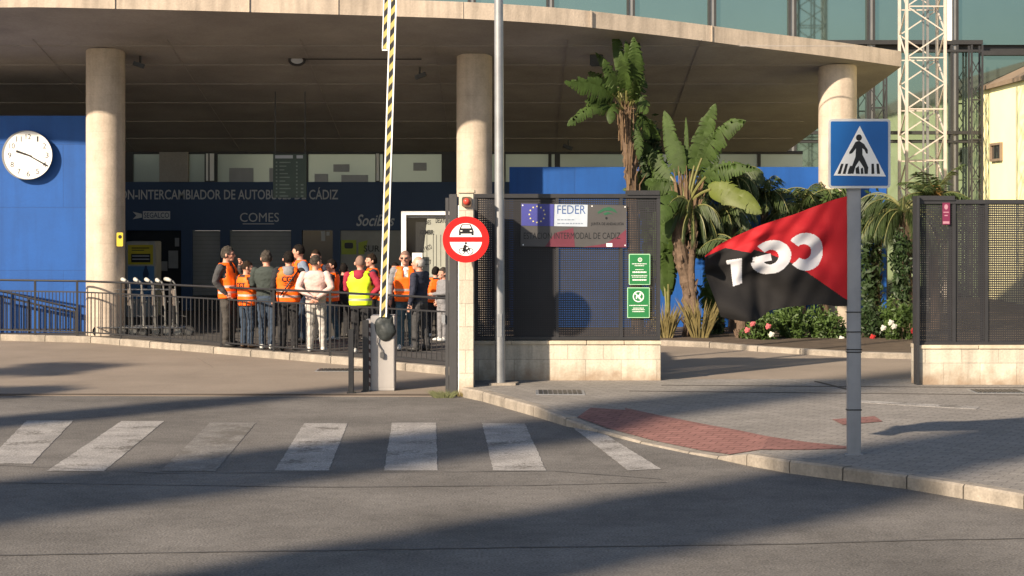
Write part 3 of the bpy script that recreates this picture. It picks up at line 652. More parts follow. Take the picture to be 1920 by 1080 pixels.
# ================================================================== BARRIER
Y = 24.8
t = thing('barrier_gate', 'grey barrier cabinet with raised yellow and black boom and bag-covered head', 'barrier', (PX(717, Y), Y, .006))
mb = MB(); mb.box(PX(695, Y), PX(740, Y), Y, Y + .36, .006, PZ(592, Y), .008); mb.build('cabinet', M['cab'], t)
mb = MB(); mb.box(PX(697, Y), PX(738, Y), Y - .004, Y, .05, .9); mb.build('cabinet_door', M['cab'], t)
mb = MB(); mb.box(PX(685.5, Y), PX(694.5, Y), Y + .02, Y + .34, .006, PZ(600, Y)); mb.build('striped_flank', stripes('red_white_stripes', (.55, .5, .46), (.10, .05, .045), 6, 0, 9), t)
# boom
x0, z0, x1, z1 = PX(719, Y), PZ(594, Y), PX(738, Y), PZ(0, Y)
dv = Vector((x1 - x0, 0, z1 - z0)).normalized(); A = Vector((x0, Y - .05, z0)); 
bst = stripes('yellow_black_stripes', (.46, .39, .12), (.012, .012, .012), -7, 0, 5.6, .5)
mb = MB(); mb.bar(A, A + dv * 4.6, .058, .03, up=(0, 1, 0)); mb.build('boom', bst, t)
mb = MB(); sdv = dv.cross(Vector((0, 1, 0))) 
for s in (-1, 1): mb.bar(A + sdv * s * .0385, A + sdv * s * .0385 + dv * 4.6, .018, .04, up=(0, 1, 0))
mb.build('boom_edge', M['whitep'], t)
# folded second section hanging beside the first
B = Vector((PX(722, Y), Y - .05, PZ(92, Y)))
mb = MB(); mb.bar(B, B + dv * 1.1, .05, .03, up=(0, 1, 0)); mb.build('folded_boom', bst, t)
mb = MB()
for s in (-1, 1): mb.bar(B + sdv * s * .032, B + sdv * s * .032 + dv * 1.1, .013, .04, up=(0, 1, 0))
mb.bar(B + Vector((-.036, 0, -.006)), B + Vector((.036, 0, -.006)), .012, .04); mb.build('folded_boom_edge', M['whitep'], t)
mb = MB(); mb.bar(B + dv * .9 - Vector((.03, 0, 0)), B + dv * .9 + Vector((.11, 0, 0)), .03, .045); mb.build('hinge', M['galv'], t)
# bag
mb = MB(); cb = Vector((PX(723, Y), Y + .02, PZ(614, Y))); mb.sph(cb, 1, 40, 28, (.148, .085, .185))
for v in mb.b.verts:
    q = v.co - cb; k = 1 + .30 * noise.noise(Vector((q.x * 9, q.y * 9, q.z * 9))) + .07 * noise.noise(Vector((q.x * 34, q.y * 20, q.z * 12))); k *= 1 - .1 * max(0, q.z / .185)
    v.co = cb + Vector((q.x * k, q.y * k, q.z * (1 + .12 * noise.noise(q * 10))))
mb.build('plastic_bag', M['bag'], t, smooth=True)
mb = MB(); mb.tube([(PX(a, Y), Y - .03, PZ(b, Y)) for a, b in ((709, 633), (708, 641), (711, 648), (716, 655), (717, 662))], .008, 6); mb.build('cord', M['cord'], t)
mb = MB(); mb.flat(rrect(713, 660, 720, 671, 2), Y - .02, .03); mb.build('plug', M['cord'], t)
# two black bollards
for px, top, lab in ((658.5, 617, 'slim black bollard, left one of the pair in front of the barrier'), (686, 600, 'thicker black bollard touching the striped side of the barrier cabinet')):
    yy = 24.5 if px < 670 else 24.72; wd = .034 if px < 670 else .038
    t = thing('bollard', lab, 'bollard', (PX(px, yy), yy, .006), group='black bollards beside the barrier')
    mb = MB(); mb.box(PX(px, yy) - wd, PX(px, yy) + wd, yy - wd, yy + wd, .006, PZ(top, yy), .006); mb.build('post', M['black_metal'], t)
    mb = MB(); mb.box(PX(px, yy) - wd - .02, PX(px, yy) + wd + .02, yy - wd - .02, yy + wd + .02, .006, .018); mb.build('base_plate', M['black_metal'], t)

# ================================================================== GATE PILLAR, MESH FENCES
Y = 24.1
t = thing('gate_pillar', 'narrow pale stone gate pillar behind the round traffic sign', 'pillar', (PX(873, Y), Y, 0))
mb = MB(); mb.box(PX(860.5, Y), PX(888, Y), Y, Y + .5, 0, PZ(362, Y), .006); mb.build('shaft', M['stone'], t)
mb = MB(); mb.box(PX(858, Y), PX(890, Y), Y - .02, Y + .52, PZ(362, Y) + .001, PZ(356, Y), .004); mb.build('cap', M['stonecap'], t)
t = thing('warning_beacon', 'small red warning lamp on top of the stone gate pillar', 'warning lamp', (PX(875, Y), Y - .04, PZ(377, Y)))
mb = MB(); mb.flat(rrect(866, 369, 884, 388, 4), Y - .001, .05); mb.build('housing', M['bark'], t)
mb = MB(); mb.sph((PX(875, Y), Y - .05, PZ(378, Y)), .045, 16, 8, (.045, .04, .045)); mb.build('lens', mat('red_lens', (.5, .06, .04), .3), t, smooth=True)
# sliding gate edge (dark box section) left of the pillar
Y = 24.12; t = thing('sliding_gate', 'dark grey metal sliding gate end standing against the stone pillar', 'gate', (PX(847, Y), Y, 0))
gm = mat('dark_grey_gate', (.055, .055, .057), .5, var=.12)
mb = MB(); mb.box(PX(842, Y), PX(857, Y), Y, Y + .12, .01, PZ(364, Y), .004); mb.build('post', gm, t)
mb = MB(); mb.box(PX(847, Y), PX(855, Y), Y + .125, Y + 2.6, .04, PZ(368, Y)); mb.build('gate_leaf', gm, t)
mb = MB(); mb.box(PX(835, Y), PX(841, Y), Y + .03, Y + .10, .03, PZ(371, Y)); mb.build('frame', gm, t)
mb = MB(); mb.box(PX(858.3, Y), PX(860.3, Y), Y + .02, Y + .12, .01, PZ(385, Y)); mb.build('edge_strip', M['whitep'], t)
mb = MB(); mb.box(PX(828, Y), PX(834.5, Y), Y + .0, Y + .10, PZ(606, Y), PZ(590, Y)); mb.build('latch', M['galv'], t)
PERF = perforated('perforated_dark_metal', (.027, .027, .030), .048, .60)
PERF2 = perforated('perforated_dark_metal_fine', (.045, .045, .048), .05, .30)
def low_wall(label, x0, x1, yt, yb, Y, dp=.35):
    t = thing('stone_wall', label, 'wall', (PX((x0 + x1) / 2, Y), Y, .1))
    mb = MB(); mb.box(PX(x0, Y), PX(x1 - 1, Y), Y, Y + dp, .1, PZ(yt + 7, Y), .006); mb.build('wall_face', M['stone'], t)
    mb = MB(); k = 5; a, b = PX(x0 - 1, Y), PX(x1 + 1, Y)
    for i in range(k): mb.box(a + (b - a) * i / k + .003, a + (b - a) * (i + 1) / k - .003, Y - .02, Y + dp + .02, PZ(yt + 7, Y) + .001, PZ(yt, Y), .004)
    mb.build('cap_stone', M['stonecap'], t); return t
WY1 = GY(713, .12); low_wall('low pale stone wall below the left mesh screen, half in shadow', 889, 1240, 639, 713, WY1)
WY2 = GY(721, .12); low_wall('low pale stone wall below the right-hand mesh screen', 1719, 2300, 647, 721, WY2)
def mesh_fence(label, x0, x1, yt, yb, Y, posts, cap=None, wide=None):
    t = thing('mesh_fence', label, 'fence', (PX((x0 + x1) / 2, Y), Y, PZ(yb, Y)))
    for i in range(len(posts) - 1):
        a, b = posts[i], posts[i + 1]; mb = MB(); mb.quad((PX(a, Y) + .02, Y + .02, PZ(yb, Y) + .02), (PX(b, Y) - .02, Y + .02, PZ(yb, Y) + .02), (PX(b, Y) - .02, Y + .02, PZ(yt, Y) - .02), (PX(a, Y) + .02, Y + .02, PZ(yt, Y) - .02)); mb.build('mesh_panel', PERF, t)
        if wide: mb = MB(); mb.quad((PX(a, Y) + .02, Y + .23, PZ(yb, Y) + .02), (PX(b, Y) - .02, Y + .23, PZ(yb, Y) + .02), (PX(b, Y) - .02, Y + .23, PZ(yt, Y) - .02), (PX(a, Y) + .02, Y + .23, PZ(yt, Y) - .02)); mb.build('mesh_panel', PERF2, t)
    for p in posts: mb = MB(); mb.box(PX(p, Y) - .022, PX(p, Y) + .022, Y, Y + .25, PZ(yb, Y), PZ(yt, Y)); mb.build('post', M['black_metal'], t)
    mb = MB(); mb.box(PX(x0, Y) - .02, PX(x1, Y) + .02, Y - .01, Y + .26, PZ(yt + 7, Y), PZ(yt, Y) + .004); mb.box(PX(x0, Y) - .02, PX(x1, Y) + .02, Y - .008, Y + .26, PZ(yb, Y), PZ(yb - 5, Y)); mb.build('rail', M['black_metal'], t)
    if cap:
        mb = MB(); mb.box(PX(cap[0], Y), PX(cap[1], Y), Y - .03, Y + .28, PZ(cap[3], Y), PZ(cap[2], Y), .004); mb.build('gate_track_cover', M['black_metal'], t)
    return t
FY1 = WY1 + .04; mesh_fence('black perforated metal screen on the low wall left of the banana plants', 892, 1235, 364, 637, FY1, [892, 1045, 1165, 1235], cap=(1175, 1237, 357, 366))
# solid dark box behind part of the screen
mb = MB(); mb.box(PX(962, FY1) , PX(1040, FY1), FY1 + .27, FY1 + .55, PZ(637, FY1) - .0, PZ(372, FY1)); o = mb.build('dark_box', M['black_metal']); tag(o, 'solid dark box just visible behind the left mesh screen', 'locker')
FY2 = WY2 + .04; mesh_fence('black perforated metal screen on the right-hand low wall', 1722, 2290, 375, 646, FY2, [1722, 1789, 1850, 1985, 2130, 2290], cap=(1719, 1790, 367, 376))
mb = MB(); mb.box(PX(1716, FY2), PX(1721, FY2), FY2 - .1, FY2 + .1, .12, PZ(368, FY2)); tag(mb.build('gate_post', M['black_metal']), 'thin black gate post standing against the left end of the right-hand wall', 'gate post')
# banner
Y = FY1 - .012; t = thing('banner', 'weathered grey banner with blue flag panel and white panel on the mesh screen', 'banner', (PX(1076, Y), Y, PZ(463, Y)))
vin = mat('grey_vinyl', (.07, .067, .066), .45, var=.15, spec=.5)
mb = MB(); mb.flat([(977, 381), (1175, 385), (1175, 464), (976, 462)], Y, .006); mb.build('sheet', vin, t)
mb = MB(); mb.flat([(977.5, 382), (1039, 383), (1038, 424), (977.5, 423)], Y - .006, .003); mb.build('flag_panel', mat('flag_blue', (.055, .06, .26), .5), t)
mb = MB()
for k in range(12):
    a = k * math.pi / 6; cx, cy = 1007 + 14.5 * math.sin(a), 402 - 15 * math.cos(a)
    mb.flat([(cx + (2.2 if i % 2 == 0 else .9) * math.sin(i * math.pi / 5), cy - (2.2 if i % 2 == 0 else .9) * math.cos(i * math.pi / 5)) for i in range(10)], Y - .009, .003)
mb.build('star', mat('pale_yellow_star', (.7, .62, .25), .5), t)
mb = MB(); mb.flat([(1040, 383), (1102, 384), (1101, 425), (1039, 424)], Y - .006, .003); mb.build('white_panel', mat('pale_panel', (.42, .48, .55), .5), t)
mb = MB(); text(mb, 'FEDER', 1045, 385, 1098, 401, Y - .0095, bold=0); mb.build('lettering', mat('blue_print', (.04, .09, .25), .5), t)
mb = MB(); 
for a, b, c in ((1045, 1078, 411), (1045, 1094, 418)): 
    x = a
    while x < b: wd = random.uniform(3, 7); mb.flat(rect(x, c, min(x + wd, b), c + 2), Y - .009, .002); x += wd + 1.5
mb.build('small_print', mat('grey_print', (.2, .24, .3), .5), t)
mb = MB(); mb.flat([(1022, 462.5), (1040, 437), (1075, 427), (1078, 463)], Y - .006, .0015); mb.flat([(1092, 463.5), (1135, 457), (1160, 442), (1174, 430), (1174.5, 463.8)], Y - .006, .0015); mb.build('magenta_swoosh', mat('faded_magenta', (.13, .028, .045), .5), t)
mb = MB(); mb.flat([(1120, 398), (1132, 390), (1142, 388), (1152, 392), (1158, 400), (1146, 395), (1134, 395), (1122, 401)], Y - .006, .003); mb.flat([(1131, 400), (1140, 397), (1150, 402), (1142, 401), (1134, 404)], Y - .006, .003); mb.build('green_logo', mat('dark_green_print', (.02, .10, .05), .5), t)
mb = MB(); text(mb, 'ESTACION INTERMODAL DE CADIZ', 982, 436, 1163, 448, Y - .0085, bold=0); text(mb, 'JUNTA DE ANDALUCIA', 1108, 417, 1170, 424, Y - .0085); mb.flat(ell(1137, 409, 2.2, 2.5, 10), Y - .006, .003); mb.build('lettering', M['black'], t)
mb = MB(); mb.flat(rect(1137, 456, 1148, 462.5), Y - .008, .003)
for a, b in ((1110, 386.5), (1172, 388), (1172, 460), (981, 459), (980, 385)): mb.flat(ell(a, b, 1.2, 1.4, 8), Y - .006, .004)
mb.build('sticker_and_eyelets', M['whitep'], t)
# green notices
for (a, b, c, d, lab, kind) in ((1179, 476, 1219, 534, 'green notice with small emblem and opening hours lines, upper of two on the screen', 0), (1176, 539, 1218, 596, 'green notice with white crossed-out pictogram, lower of two on the screen', 1)):
    t = thing('green_notice', lab, 'notice', (PX((a + c) / 2, Y), Y, PZ(d, Y)), group='green notices on the mesh screen')
    mb = MB(); mb.flat(rrect(a, b, c, d, 1.5), Y, .008); mb.build('border', mat('pale_green', (.35, .6, .38), .5), t)
    mb = MB(); mb.flat(rect(a + 1.5, b + 1.5, c - 1.5, d - 1.5), Y - .008, .003); mb.build('plate', M['green'], t)
    mb = MB(); m_ = (a + c) / 2
    def lines(rows):
        for yy, hw, hh in rows:
            x = m_ - hw
            while x < m_ + hw: wd = random.uniform(1.2, 3); mb.flat(rect(x, yy, min(x + wd, m_ + hw), yy + hh), Y - .011, .002); x += wd + .7
    if kind == 0:
        o_ = ell(m_ + 1, 487, 4, 4, 16); i_ = ell(m_ + 1, 487, 2.9, 2.9, 16)
        for k in range(16): mb.flat([o_[k], o_[(k + 1) % 16], i_[(k + 1) % 16], i_[k]], Y - .011, .002)
        mb.flat(rect(m_ + .4, 485, m_ + 1.6, 489.5), Y - .011, .002)
        lines(((494, 14, 1.4), (497.5, 9, 1.3), (505, 8, 1.2), (509, 13, 2.6), (516, 15, 1.2), (519, 14, 1.2), (523.5, 13, 2.6)))
    else:
        o_ = ell(m_, 556, 10.5, 10.5, 24); i_ = ell(m_, 556, 8.6, 8.6, 24)
        for k in range(24): mb.flat([o_[k], o_[(k + 1) % 24], i_[(k + 1) % 24], i_[k]], Y - .011, .002)
        mb.flat([(m_ - 7.5, 550), (m_ - 6, 548.5), (m_ + 7.5, 562), (m_ + 6, 563.5)], Y - .012, .002)
        mb.flat([(m_ - 5, 560), (m_ - 4, 554), (m_ + 1, 553), (m_ + 3, 549), (m_ + 6, 551), (m_ + 3, 556), (m_ + 3, 561), (m_ + 1, 561), (m_, 557), (m_ - 2, 557), (m_ - 3, 561)], Y - .011, .002)
        lines(((572, 17, 1.4), (577, 10, 1.4), (580, 12, 1.4), (583.5, 11, 1.4)))
    mb.build('white_print', M['white'], t)
# purple sticker on the right screen
Y = FY2 - .012; t = thing('purple_sticker', 'narrow purple sticker on the right-hand mesh screen', 'sticker', (PX(1774, Y), Y, PZ(421, Y)))
mb = MB(); mb.flat(rect(1767, 380, 1781, 421), Y, .004); mb.build('sheet', mat('purple_print', (.16, .02, .06), .5), t)
mb = MB(); mb.flat(rect(1768, 415, 1780, 419.5), Y - .004, .002); mb.flat(ell(1774, 388, 3.5, 5, 12), Y - .004, .002); mb.flat(rect(1769, 397, 1779, 399), Y - .004, .002); mb.flat(rect(1771, 403, 1777, 405), Y - .004, .002); mb.build('print', mat('pale_purple', (.4, .2, .25), .5), t)

# ================================================================== NO ENTRY FOR MOTOR VEHICLES SIGN
Y = 23.72; t = thing('traffic_sign', 'round red and white sign barring cars and motorcycles, on the gate pillar', 'traffic sign', (PX(873.5, Y), Y, PZ(449, Y)))
mb = MB(); mb.flat(ell(873.5, 449, 43.5, 43.5, 56), Y, .02); mb.build('plate', M['red'], t)
up = [p for p in ell(873.5, 449, 30.5, 30.5, 40, 180 + 9, 360 - 9)]; dn = [p for p in ell(873.5, 449, 30.5, 30.5, 40, 9, 171)]
mb = MB(); mb.flat(up, Y - .02, .003); mb.flat(dn, Y - .02, .003); mb.build('white_field', M['white'], t)
mb = MB(); yb = Y - .023; a = .002
mb.flat([(862, 428), (866, 420.5), (882, 420.5), (886, 428), (888, 433), (888, 441), (884, 441), (884, 438), (864, 438), (864, 441), (860.5, 441), (860.5, 433)], yb, a)
# motorcycle and rider
for cx in (866, 881.5):
    o_ = ell(cx, 471, 6, 6, 20); i_ = ell(cx, 471, 4.8, 4.8, 20)
    for k in range(20): mb.flat([o_[k], o_[(k + 1) % 20], i_[(k + 1) % 20], i_[k]], yb, a)
mb.flat([(866, 471), (868, 467), (876, 467), (878.5, 464), (880, 464.5), (882, 471), (880.5, 471), (878, 468), (875, 472), (870, 472)], yb, a)
mb.flat([(868, 466.9), (869.5, 460), (873, 458.5), (876, 461.5), (879, 462), (878.5, 463.5), (874.5, 463.2), (873.5, 466.9)], yb, a); mb.flat(ell(873.5, 456, 2, 2.2, 12), yb, a)
mb.build('pictogram', M['black'], t)
mb = MB(); mb.flat([(864.5, 428), (867.5, 422), (880.5, 422), (883.5, 428)], yb - .002, .002); mb.flat(rect(863, 432, 867, 434), yb - .002, .002); mb.flat(rect(881, 432, 885, 434), yb - .002, .002); mb.build('pictogram_detail', M['white'], t)
mb = MB(); mb.box(PX(868, Y), PX(880, Y), Y + .001, Y + .42, PZ(452, Y), PZ(446, Y)); mb.build('bracket', M['galv'], t)

# ================================================================== LAMP POST
X, Y, Z = G(938, 721, .12); t = thing('lamp_post', 'tall grey steel lamp post in front of the mesh screen', 'lamp post', (X, Y, .118))
mb = MB(); mb.tube([(X, Y, .118), (X - .005, Y, 1.0), (X - .035, Y, 9.0)], [.068, .066, .05], 24, cap=True); mb.build('pole', M['galv'], t, smooth=40)
mb = MB(); mb.tube([(X - .035, Y, 8.9), (X - .035, Y - .4, 9.25), (X - .035, Y - 1.2, 9.35)], [.045, .035, .03], 12); mb.build('arm', M['galv'], t)
mb = MB(); mb.box(X - .17, X + .1, Y - 1.9, Y - 1.2, 9.28, 9.42, .03); mb.build('lantern', M['galv'], t)
mb = MB(); mb.slab([(X - .15, Y - .13), (X + .2, Y - .12), (X + .24, Y + .1), (X + .12, Y + .16), (X - .13, Y + .12)], .118, .148); mb.build('footing', M['kerb'], t)
mb = MB(); mb.box(X - .035, X + .02, Y - .0685, Y - .05, .75, 1.05); mb.build('access_door', M['galv'], t)

# ================================================================== CROSSING SIGN + FLAG
X, Y, Z = G(1600.5, 852, .12); t = thing('crossing_sign', 'blue square pedestrian crossing sign on a grey post', 'traffic sign', (X, Y, .118))
mb = MB(); mb.box(PX(1588, Y), PX(1613.5, Y), Y - .03, Y + .03, .118, PZ(240, Y), .008); mb.build('post', M['signpost'], t)
mb = MB(); mb.box(PX(1584, Y), PX(1617, Y), Y - .05, Y + .05, .117, .128); mb.build('base_plate', M['signpost'], t)
ys = Y - .05
mb = MB(); mb.flat(rrect(1553, 223, 1669, 353, 7), ys, .02); mb.build('border', mat('sign_grey_white', (.55, .56, .55), .5), t)  # border is a greyer white than the triangle
mb = MB(); mb.flat(rrect(1557.5, 227.5, 1665, 348.5, 3), ys - .02, .003); mb.build('blue_plate', M['signblue'], t)
mb = MB(); mb.flat([(1563, 329), (1661, 331), (1612, 236)], ys - .023, .003); mb.build('white_triangle', M['white'], t)
mb = MB(); yb = ys - .026
mb.flat(ell(1610.5, 258, 5.5, 6, 18), yb, .002)
mb.flat([(1604, 266), (1611, 264), (1620, 270), (1627, 281), (1627, 288), (1624, 288), (1621, 281), (1617, 278), (1617, 290), (1622, 300), (1628, 314), (1627, 326), (1621, 326), (1620, 315), (1611, 301), (1604, 312), (1600, 326), (1594, 325), (1598, 310), (1604, 294), (1605, 278), (1598, 287), (1593, 289), (1592, 286), (1598, 277)], yb, .002)
for a in (1574, 1583, 1635, 1645):
    sl_ = (1612 - a) * .07; mb.flat([(a + sl_ + .5, 307), (a + 5 + sl_, 307), (a + 3 - sl_ * .6 + .5, 326), (a - 2 - sl_ * .6, 326)], yb, .002)
mb.flat([(1591, 318), (1594, 311), (1598, 311), (1596, 326), (1589, 326)], yb, .0015); mb.flat([(1604, 316), (1610, 311), (1612, 326), (1605, 326)], yb, .0015); mb.flat([(1614, 316), (1618, 314), (1619, 326), (1614, 326)], yb, .0015)
mb.build('pictogram', M['black'], t)
mb = MB(); mb.box(PX(1586, Y), PX(1615, Y), Y - .048, Y + .036, PZ(262, Y), PZ(256, Y)); mb.box(PX(1586, Y), PX(1615, Y), Y - .048, Y + .036, PZ(322, Y), PZ(316, Y)); mb.build('clamp', M['galv'], t)
mb = MB()
for py in (585, 622, 655, 660, 768, 1000): 
    if py < 850: mb.box(PX(1586.5, Y), PX(1615, Y), Y - .034, Y + .034, PZ(py + 1, Y), PZ(py - 1, Y))
mb.build('cable_tie', M['black'], t)
# the flag
def seg(P, t):
    """point on a polyline at parameter 0..1 by index"""
    t = min(max(t, 0), 1) * (len(P) - 1); i = min(int(t), len(P) - 2); f = t - i
    return (P[i][0] + (P[i + 1][0] - P[i][0]) * f, P[i][1] + (P[i + 1][1] - P[i][1]) * f)
top = cr([(1601, 365), (1565, 374), (1530, 386), (1490, 401), (1450, 413), (1410, 427), (1370, 446), (1340, 463), (1318, 479)], 4)
bot = cr([(1604, 572), (1570, 574), (1535, 570), (1500, 573), (1470, 576), (1442, 582), (1420, 596), (1392, 600), (1347, 592)], 4)
lft = cr([(1318, 479), (1316, 492), (1321, 512), (1328, 540), (1347, 592)], 4); rgt = [(1601, 365), (1602, 430), (1603, 500), (1604, 572)]
YF = Y - .0
NU, NV = 230, 150
def flagp(u, v):
    T, B, L_, R_ = seg(top, u), seg(bot, u), seg(lft, v), seg(rgt, v); c00, c10, c01, c11 = top[0], top[-1], bot[0], bot[-1]
    x = (1 - v) * T[0] + v * B[0] + (1 - u) * R_[0] + u * L_[0] - ((1 - u) * (1 - v) * c00[0] + u * (1 - v) * c10[0] + (1 - u) * v * c01[0] + u * v * c11[0])
    y = (1 - v) * T[1] + v * B[1] + (1 - u) * R_[1] + u * L_[1] - ((1 - u) * (1 - v) * c00[1] + u * (1 - v) * c10[1] + (1 - u) * v * c01[1] + u * v * c11[1])
    d = .07 * u * math.sin(u * 9 + v * 2.2) + .045 * u * math.sin(u * 17 - v * 5 + 1) + .07 * u * u * math.sin(v * 8 + u * 4) + .02 * math.sin(8 * (u + v * 1.4)) * min(1, u * 6) + .010 * math.sin(26 * u + 15 * v) * min(1, u * 5) + .007 * math.sin(41 * u - 19 * v + 2) * min(1, u * 5) + .05 * noise.noise(Vector((u * 6, v * 5, 3))) * min(1, u * 5) - .16 * u
    if v > .8: d += .05 * math.sin(u * 14) * (v - .8) / .2 * u
    return x, y, d
def inpoly(x, y, P):
    c = False; j = len(P) - 1
    for i in range(len(P)):
        if (P[i][1] > y) != (P[j][1] > y) and x < (P[j][0] - P[i][0]) * (y - P[i][1]) / (P[j][1] - P[i][1]) + P[i][0]: c = not c
        j = i
    return c
Z_ = lambda L_: [(1220 + .3149 * a, 340 + .3149 * b) for a, b in L_]
bar_ = Z_([(598, 452), (708, 428), (716, 470), (640, 485), (600, 475)]); tee = Z_([(443, 470), (532, 455), (540, 606), (485, 623), (470, 490), (450, 494)])
bnd = [(a, b) for a, b in Z_([(300, 452), (440, 395), (585, 425), (605, 405), (700, 430), (800, 470), (850, 495), (915, 535), (1215, 738), (1300, 795)])]
def flagcol(x, y):
    cx, cy = 1220 + .3149 * 915, 340 + .3149 * 418; dx, dy = x - cx, y - cy; r = math.hypot(dx / 35.5, dy / 35.2); ri = math.hypot((dx + 3) / 15, (dy) / 14); an = math.degrees(math.atan2(-dy, -dx))
    if r < 1 and ri > 1 and not (-42 < an < 36): return 2
    if x < cx and (r < 1.0) and False: return 2
    cx, cy = 1220 + .3149 * 706, 340 + .3149 * 450; dx, dy = x - cx, y - cy; dy += dx * .12; r = math.hypot(dx / 38, dy / 31.5); ri = math.hypot((dx) / 15.5, (dy) / 13.5); an = math.degrees(math.atan2(-dy, -dx))
    if r < 1 and ri > 1 and not (-10 < an < 42): return 2
    if inpoly(x, y, bar_) or inpoly(x, y, tee): return 2
    for (a, b), (c, d) in zip(bnd, bnd[1:]):
        if a <= x < c: return 0 if y < b + (d - b) * (x - a) / (c - a) else 1
    return 0
vs = []; fs = []; mi = []
for j in range(NV + 1):
    for i in range(NU + 1):
        x, y, d = flagp(i / NU, j / NV); yy = YF + d; vs.append((PX(x, YF), yy, PZ(y, YF)))
for j in range(NV):
    for i in range(NU):
        fs.append((j * (NU + 1) + i, j * (NU + 1) + i + 1, (j + 1) * (NU + 1) + i + 1, (j + 1) * (NU + 1) + i)); x, y, d = flagp((i + .5) / NU, (j + .5) / NV); mi.append(flagcol(x, y))
me = bpy.data.meshes.new('flag'); me.from_pydata(vs, [], fs)
for m_ in (mat('red_cloth', (.50, .015, .022), .75, var=.06, trans=.35, bump=.15, bscale=300), mat('black_cloth', (.012, .011, .011), .9, var=.1, trans=.1), mat('white_cloth', (.70, .70, .72), .75, var=.04, trans=.3)): me.materials.append(m_)
me.polygons.foreach_set('material_index', mi); me.shade_smooth()
fo = bpy.data.objects.new('flag', me); COL.objects.link(fo); tag(fo, 'red and black flag with mirrored white letters waving from the crossing sign post', 'flag')
# ================================================================== PLANTS
LEAF = mat('banana_leaf', (.047, .080, .018), .55, var=.4, scale=3, spec=.2, trans=.25)
LEAFY = mat('yellowing_leaf', (.12, .15, .026), .55, var=.2, scale=3, spec=.5, trans=.35)
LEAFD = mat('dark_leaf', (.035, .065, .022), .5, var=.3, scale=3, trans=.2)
FROND = mat('palm_frond', (.058, .085, .027), .5, var=.35, scale=2, trans=.25)
STEM = mat('leaf_stalk', (.15, .15, .05), .5, var=.25, scale=8)
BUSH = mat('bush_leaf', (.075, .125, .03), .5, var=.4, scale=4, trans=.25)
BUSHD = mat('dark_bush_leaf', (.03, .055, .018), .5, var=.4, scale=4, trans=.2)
DRY = mat('dry_grass', (.20, .16, .06), .7, var=.35, scale=6, trans=.2)
def V3(px, py, Y): return Vector((PX(px, Y), Y, PZ(py, Y)))
def banana_leaf(mb, ms, p0, p1, p2, width, nrm, frac=.3, split=.3, fold=.35):
    """quadratic curve p0 (stalk foot) - p1 - p2 (tip); the blade starts at frac"""
    n = 26; C = []
    for i in range(n + 1):
        t = i / n; C.append(p0 * (1 - t) ** 2 + p1 * 2 * t * (1 - t) + p2 * t * t)
    L = sum((b - a).length for a, b in zip(C, C[1:])); nrm = Vector(nrm).normalized()
    ms.tube(C[:int(n * frac) + 2], [.028 * (1 - .5 * i / n) for i in range(int(n * frac) + 2)], 6)
    k0 = int(n * frac); tear = {-1: 0, 1: 0}
    for i in range(k0, n):
        for s in (-1, 1):
            tt = [(i - k0) / (n - k0), (i + 1 - k0) / (n - k0)]; row = []
            if random.random() < split: tear[s] = random.uniform(.1, .75 if split < .5 else 1.1)
            elif random.random() < .5: tear[s] *= .5
            for k, j in enumerate((i, i + 1)):
                d = (C[min(j + 1, n)] - C[max(j - 1, 0)]).normalized(); sd = d.cross(nrm).normalized() * s; up = sd.cross(d) * s
                t = tt[k]; wv = width * (math.sin(math.pi * min(1, (t * .93 + .07)) ** .8) ** .62 if t < .999 else .02) * .5
                g = random.uniform(0, .006)
                dr = Vector((0, 0, -1)) * wv * (fold * .5 + tear[s]) 
                row.append((C[j], C[j] + sd * wv * .55 + up * wv * fold * .4 - dr * .0 + Vector((0, 0, -wv * tear[s] * .3)), C[j] + (sd * wv * (1 - .25 * tear[s]) + dr * .8) + d * (g + wv * .12)))
            a, b = row
            sh = (b[2] - a[2]) * (.16 if tear[s] > .15 else 0) * (1 if split < .5 else 1.5)
            mb._new([a[0], a[1], a[2] + sh * .5, b[0], b[1], b[2] - sh], [(0, 3, 4, 1), (1, 4, 5, 2)])
def banana_plant(label, trunk, tr, leaves, Yc, name='banana_plant'):
    t = thing(name, label, 'plant', V3(*trunk[0], Yc))
    mb = MB(); P = cr([tuple(V3(x, y, Yc)) for x, y in trunk] if False else [(x, y) for x, y in trunk], 5); pts = [V3(x, y, Yc) for x, y in P]; n = len(pts)
    rr = [tr[0] + (tr[1] - tr[0]) * i / (n - 1) + random.uniform(-.012, .012) for i in range(n)]
    mb.tube(pts, rr, 12)
    for i in range(int(n * 2.2)):   # ring scars / old leaf bases
        k = random.randrange(n - 1); c = pts[k].lerp(pts[k + 1], random.random()); a = random.uniform(0, 6.28); r = rr[k]
        o = Vector((math.cos(a), math.sin(a), 0)); mb.tube([c + o * r * .8, c + o * (r + .03) + Vector((0, 0, .06)), c + o * (r + .015) + Vector((random.uniform(-.02, .02), 0, .15))], [.03, .022, .006], 5)
    mb.build('trunk', M['bark'], t)
    for (fx_, fy_, mx_, my_, tx, ty, wd, dy0, dy1, kind) in leaves:
        p0 = V3(fx_, fy_, Yc); p1 = V3(mx_, my_, Yc); p1.y += dy0; p2 = V3(tx, ty, Yc); p2.y += dy1
        nn = Vector((random.uniform(-.35, .35), -1, random.uniform(-.1, .5)))
        bl = MB(); ms = MB(); banana_leaf(bl, ms, p0, p1, p2, wd, nn, frac=.28 if kind != 2 else .1, split=.22 if kind != 3 else .8)
        lf = bl.build('leaf', LEAFY if kind == 1 else LEAF, t, smooth=True); ms.build('leaf_stalk', STEM, lf)
    return t
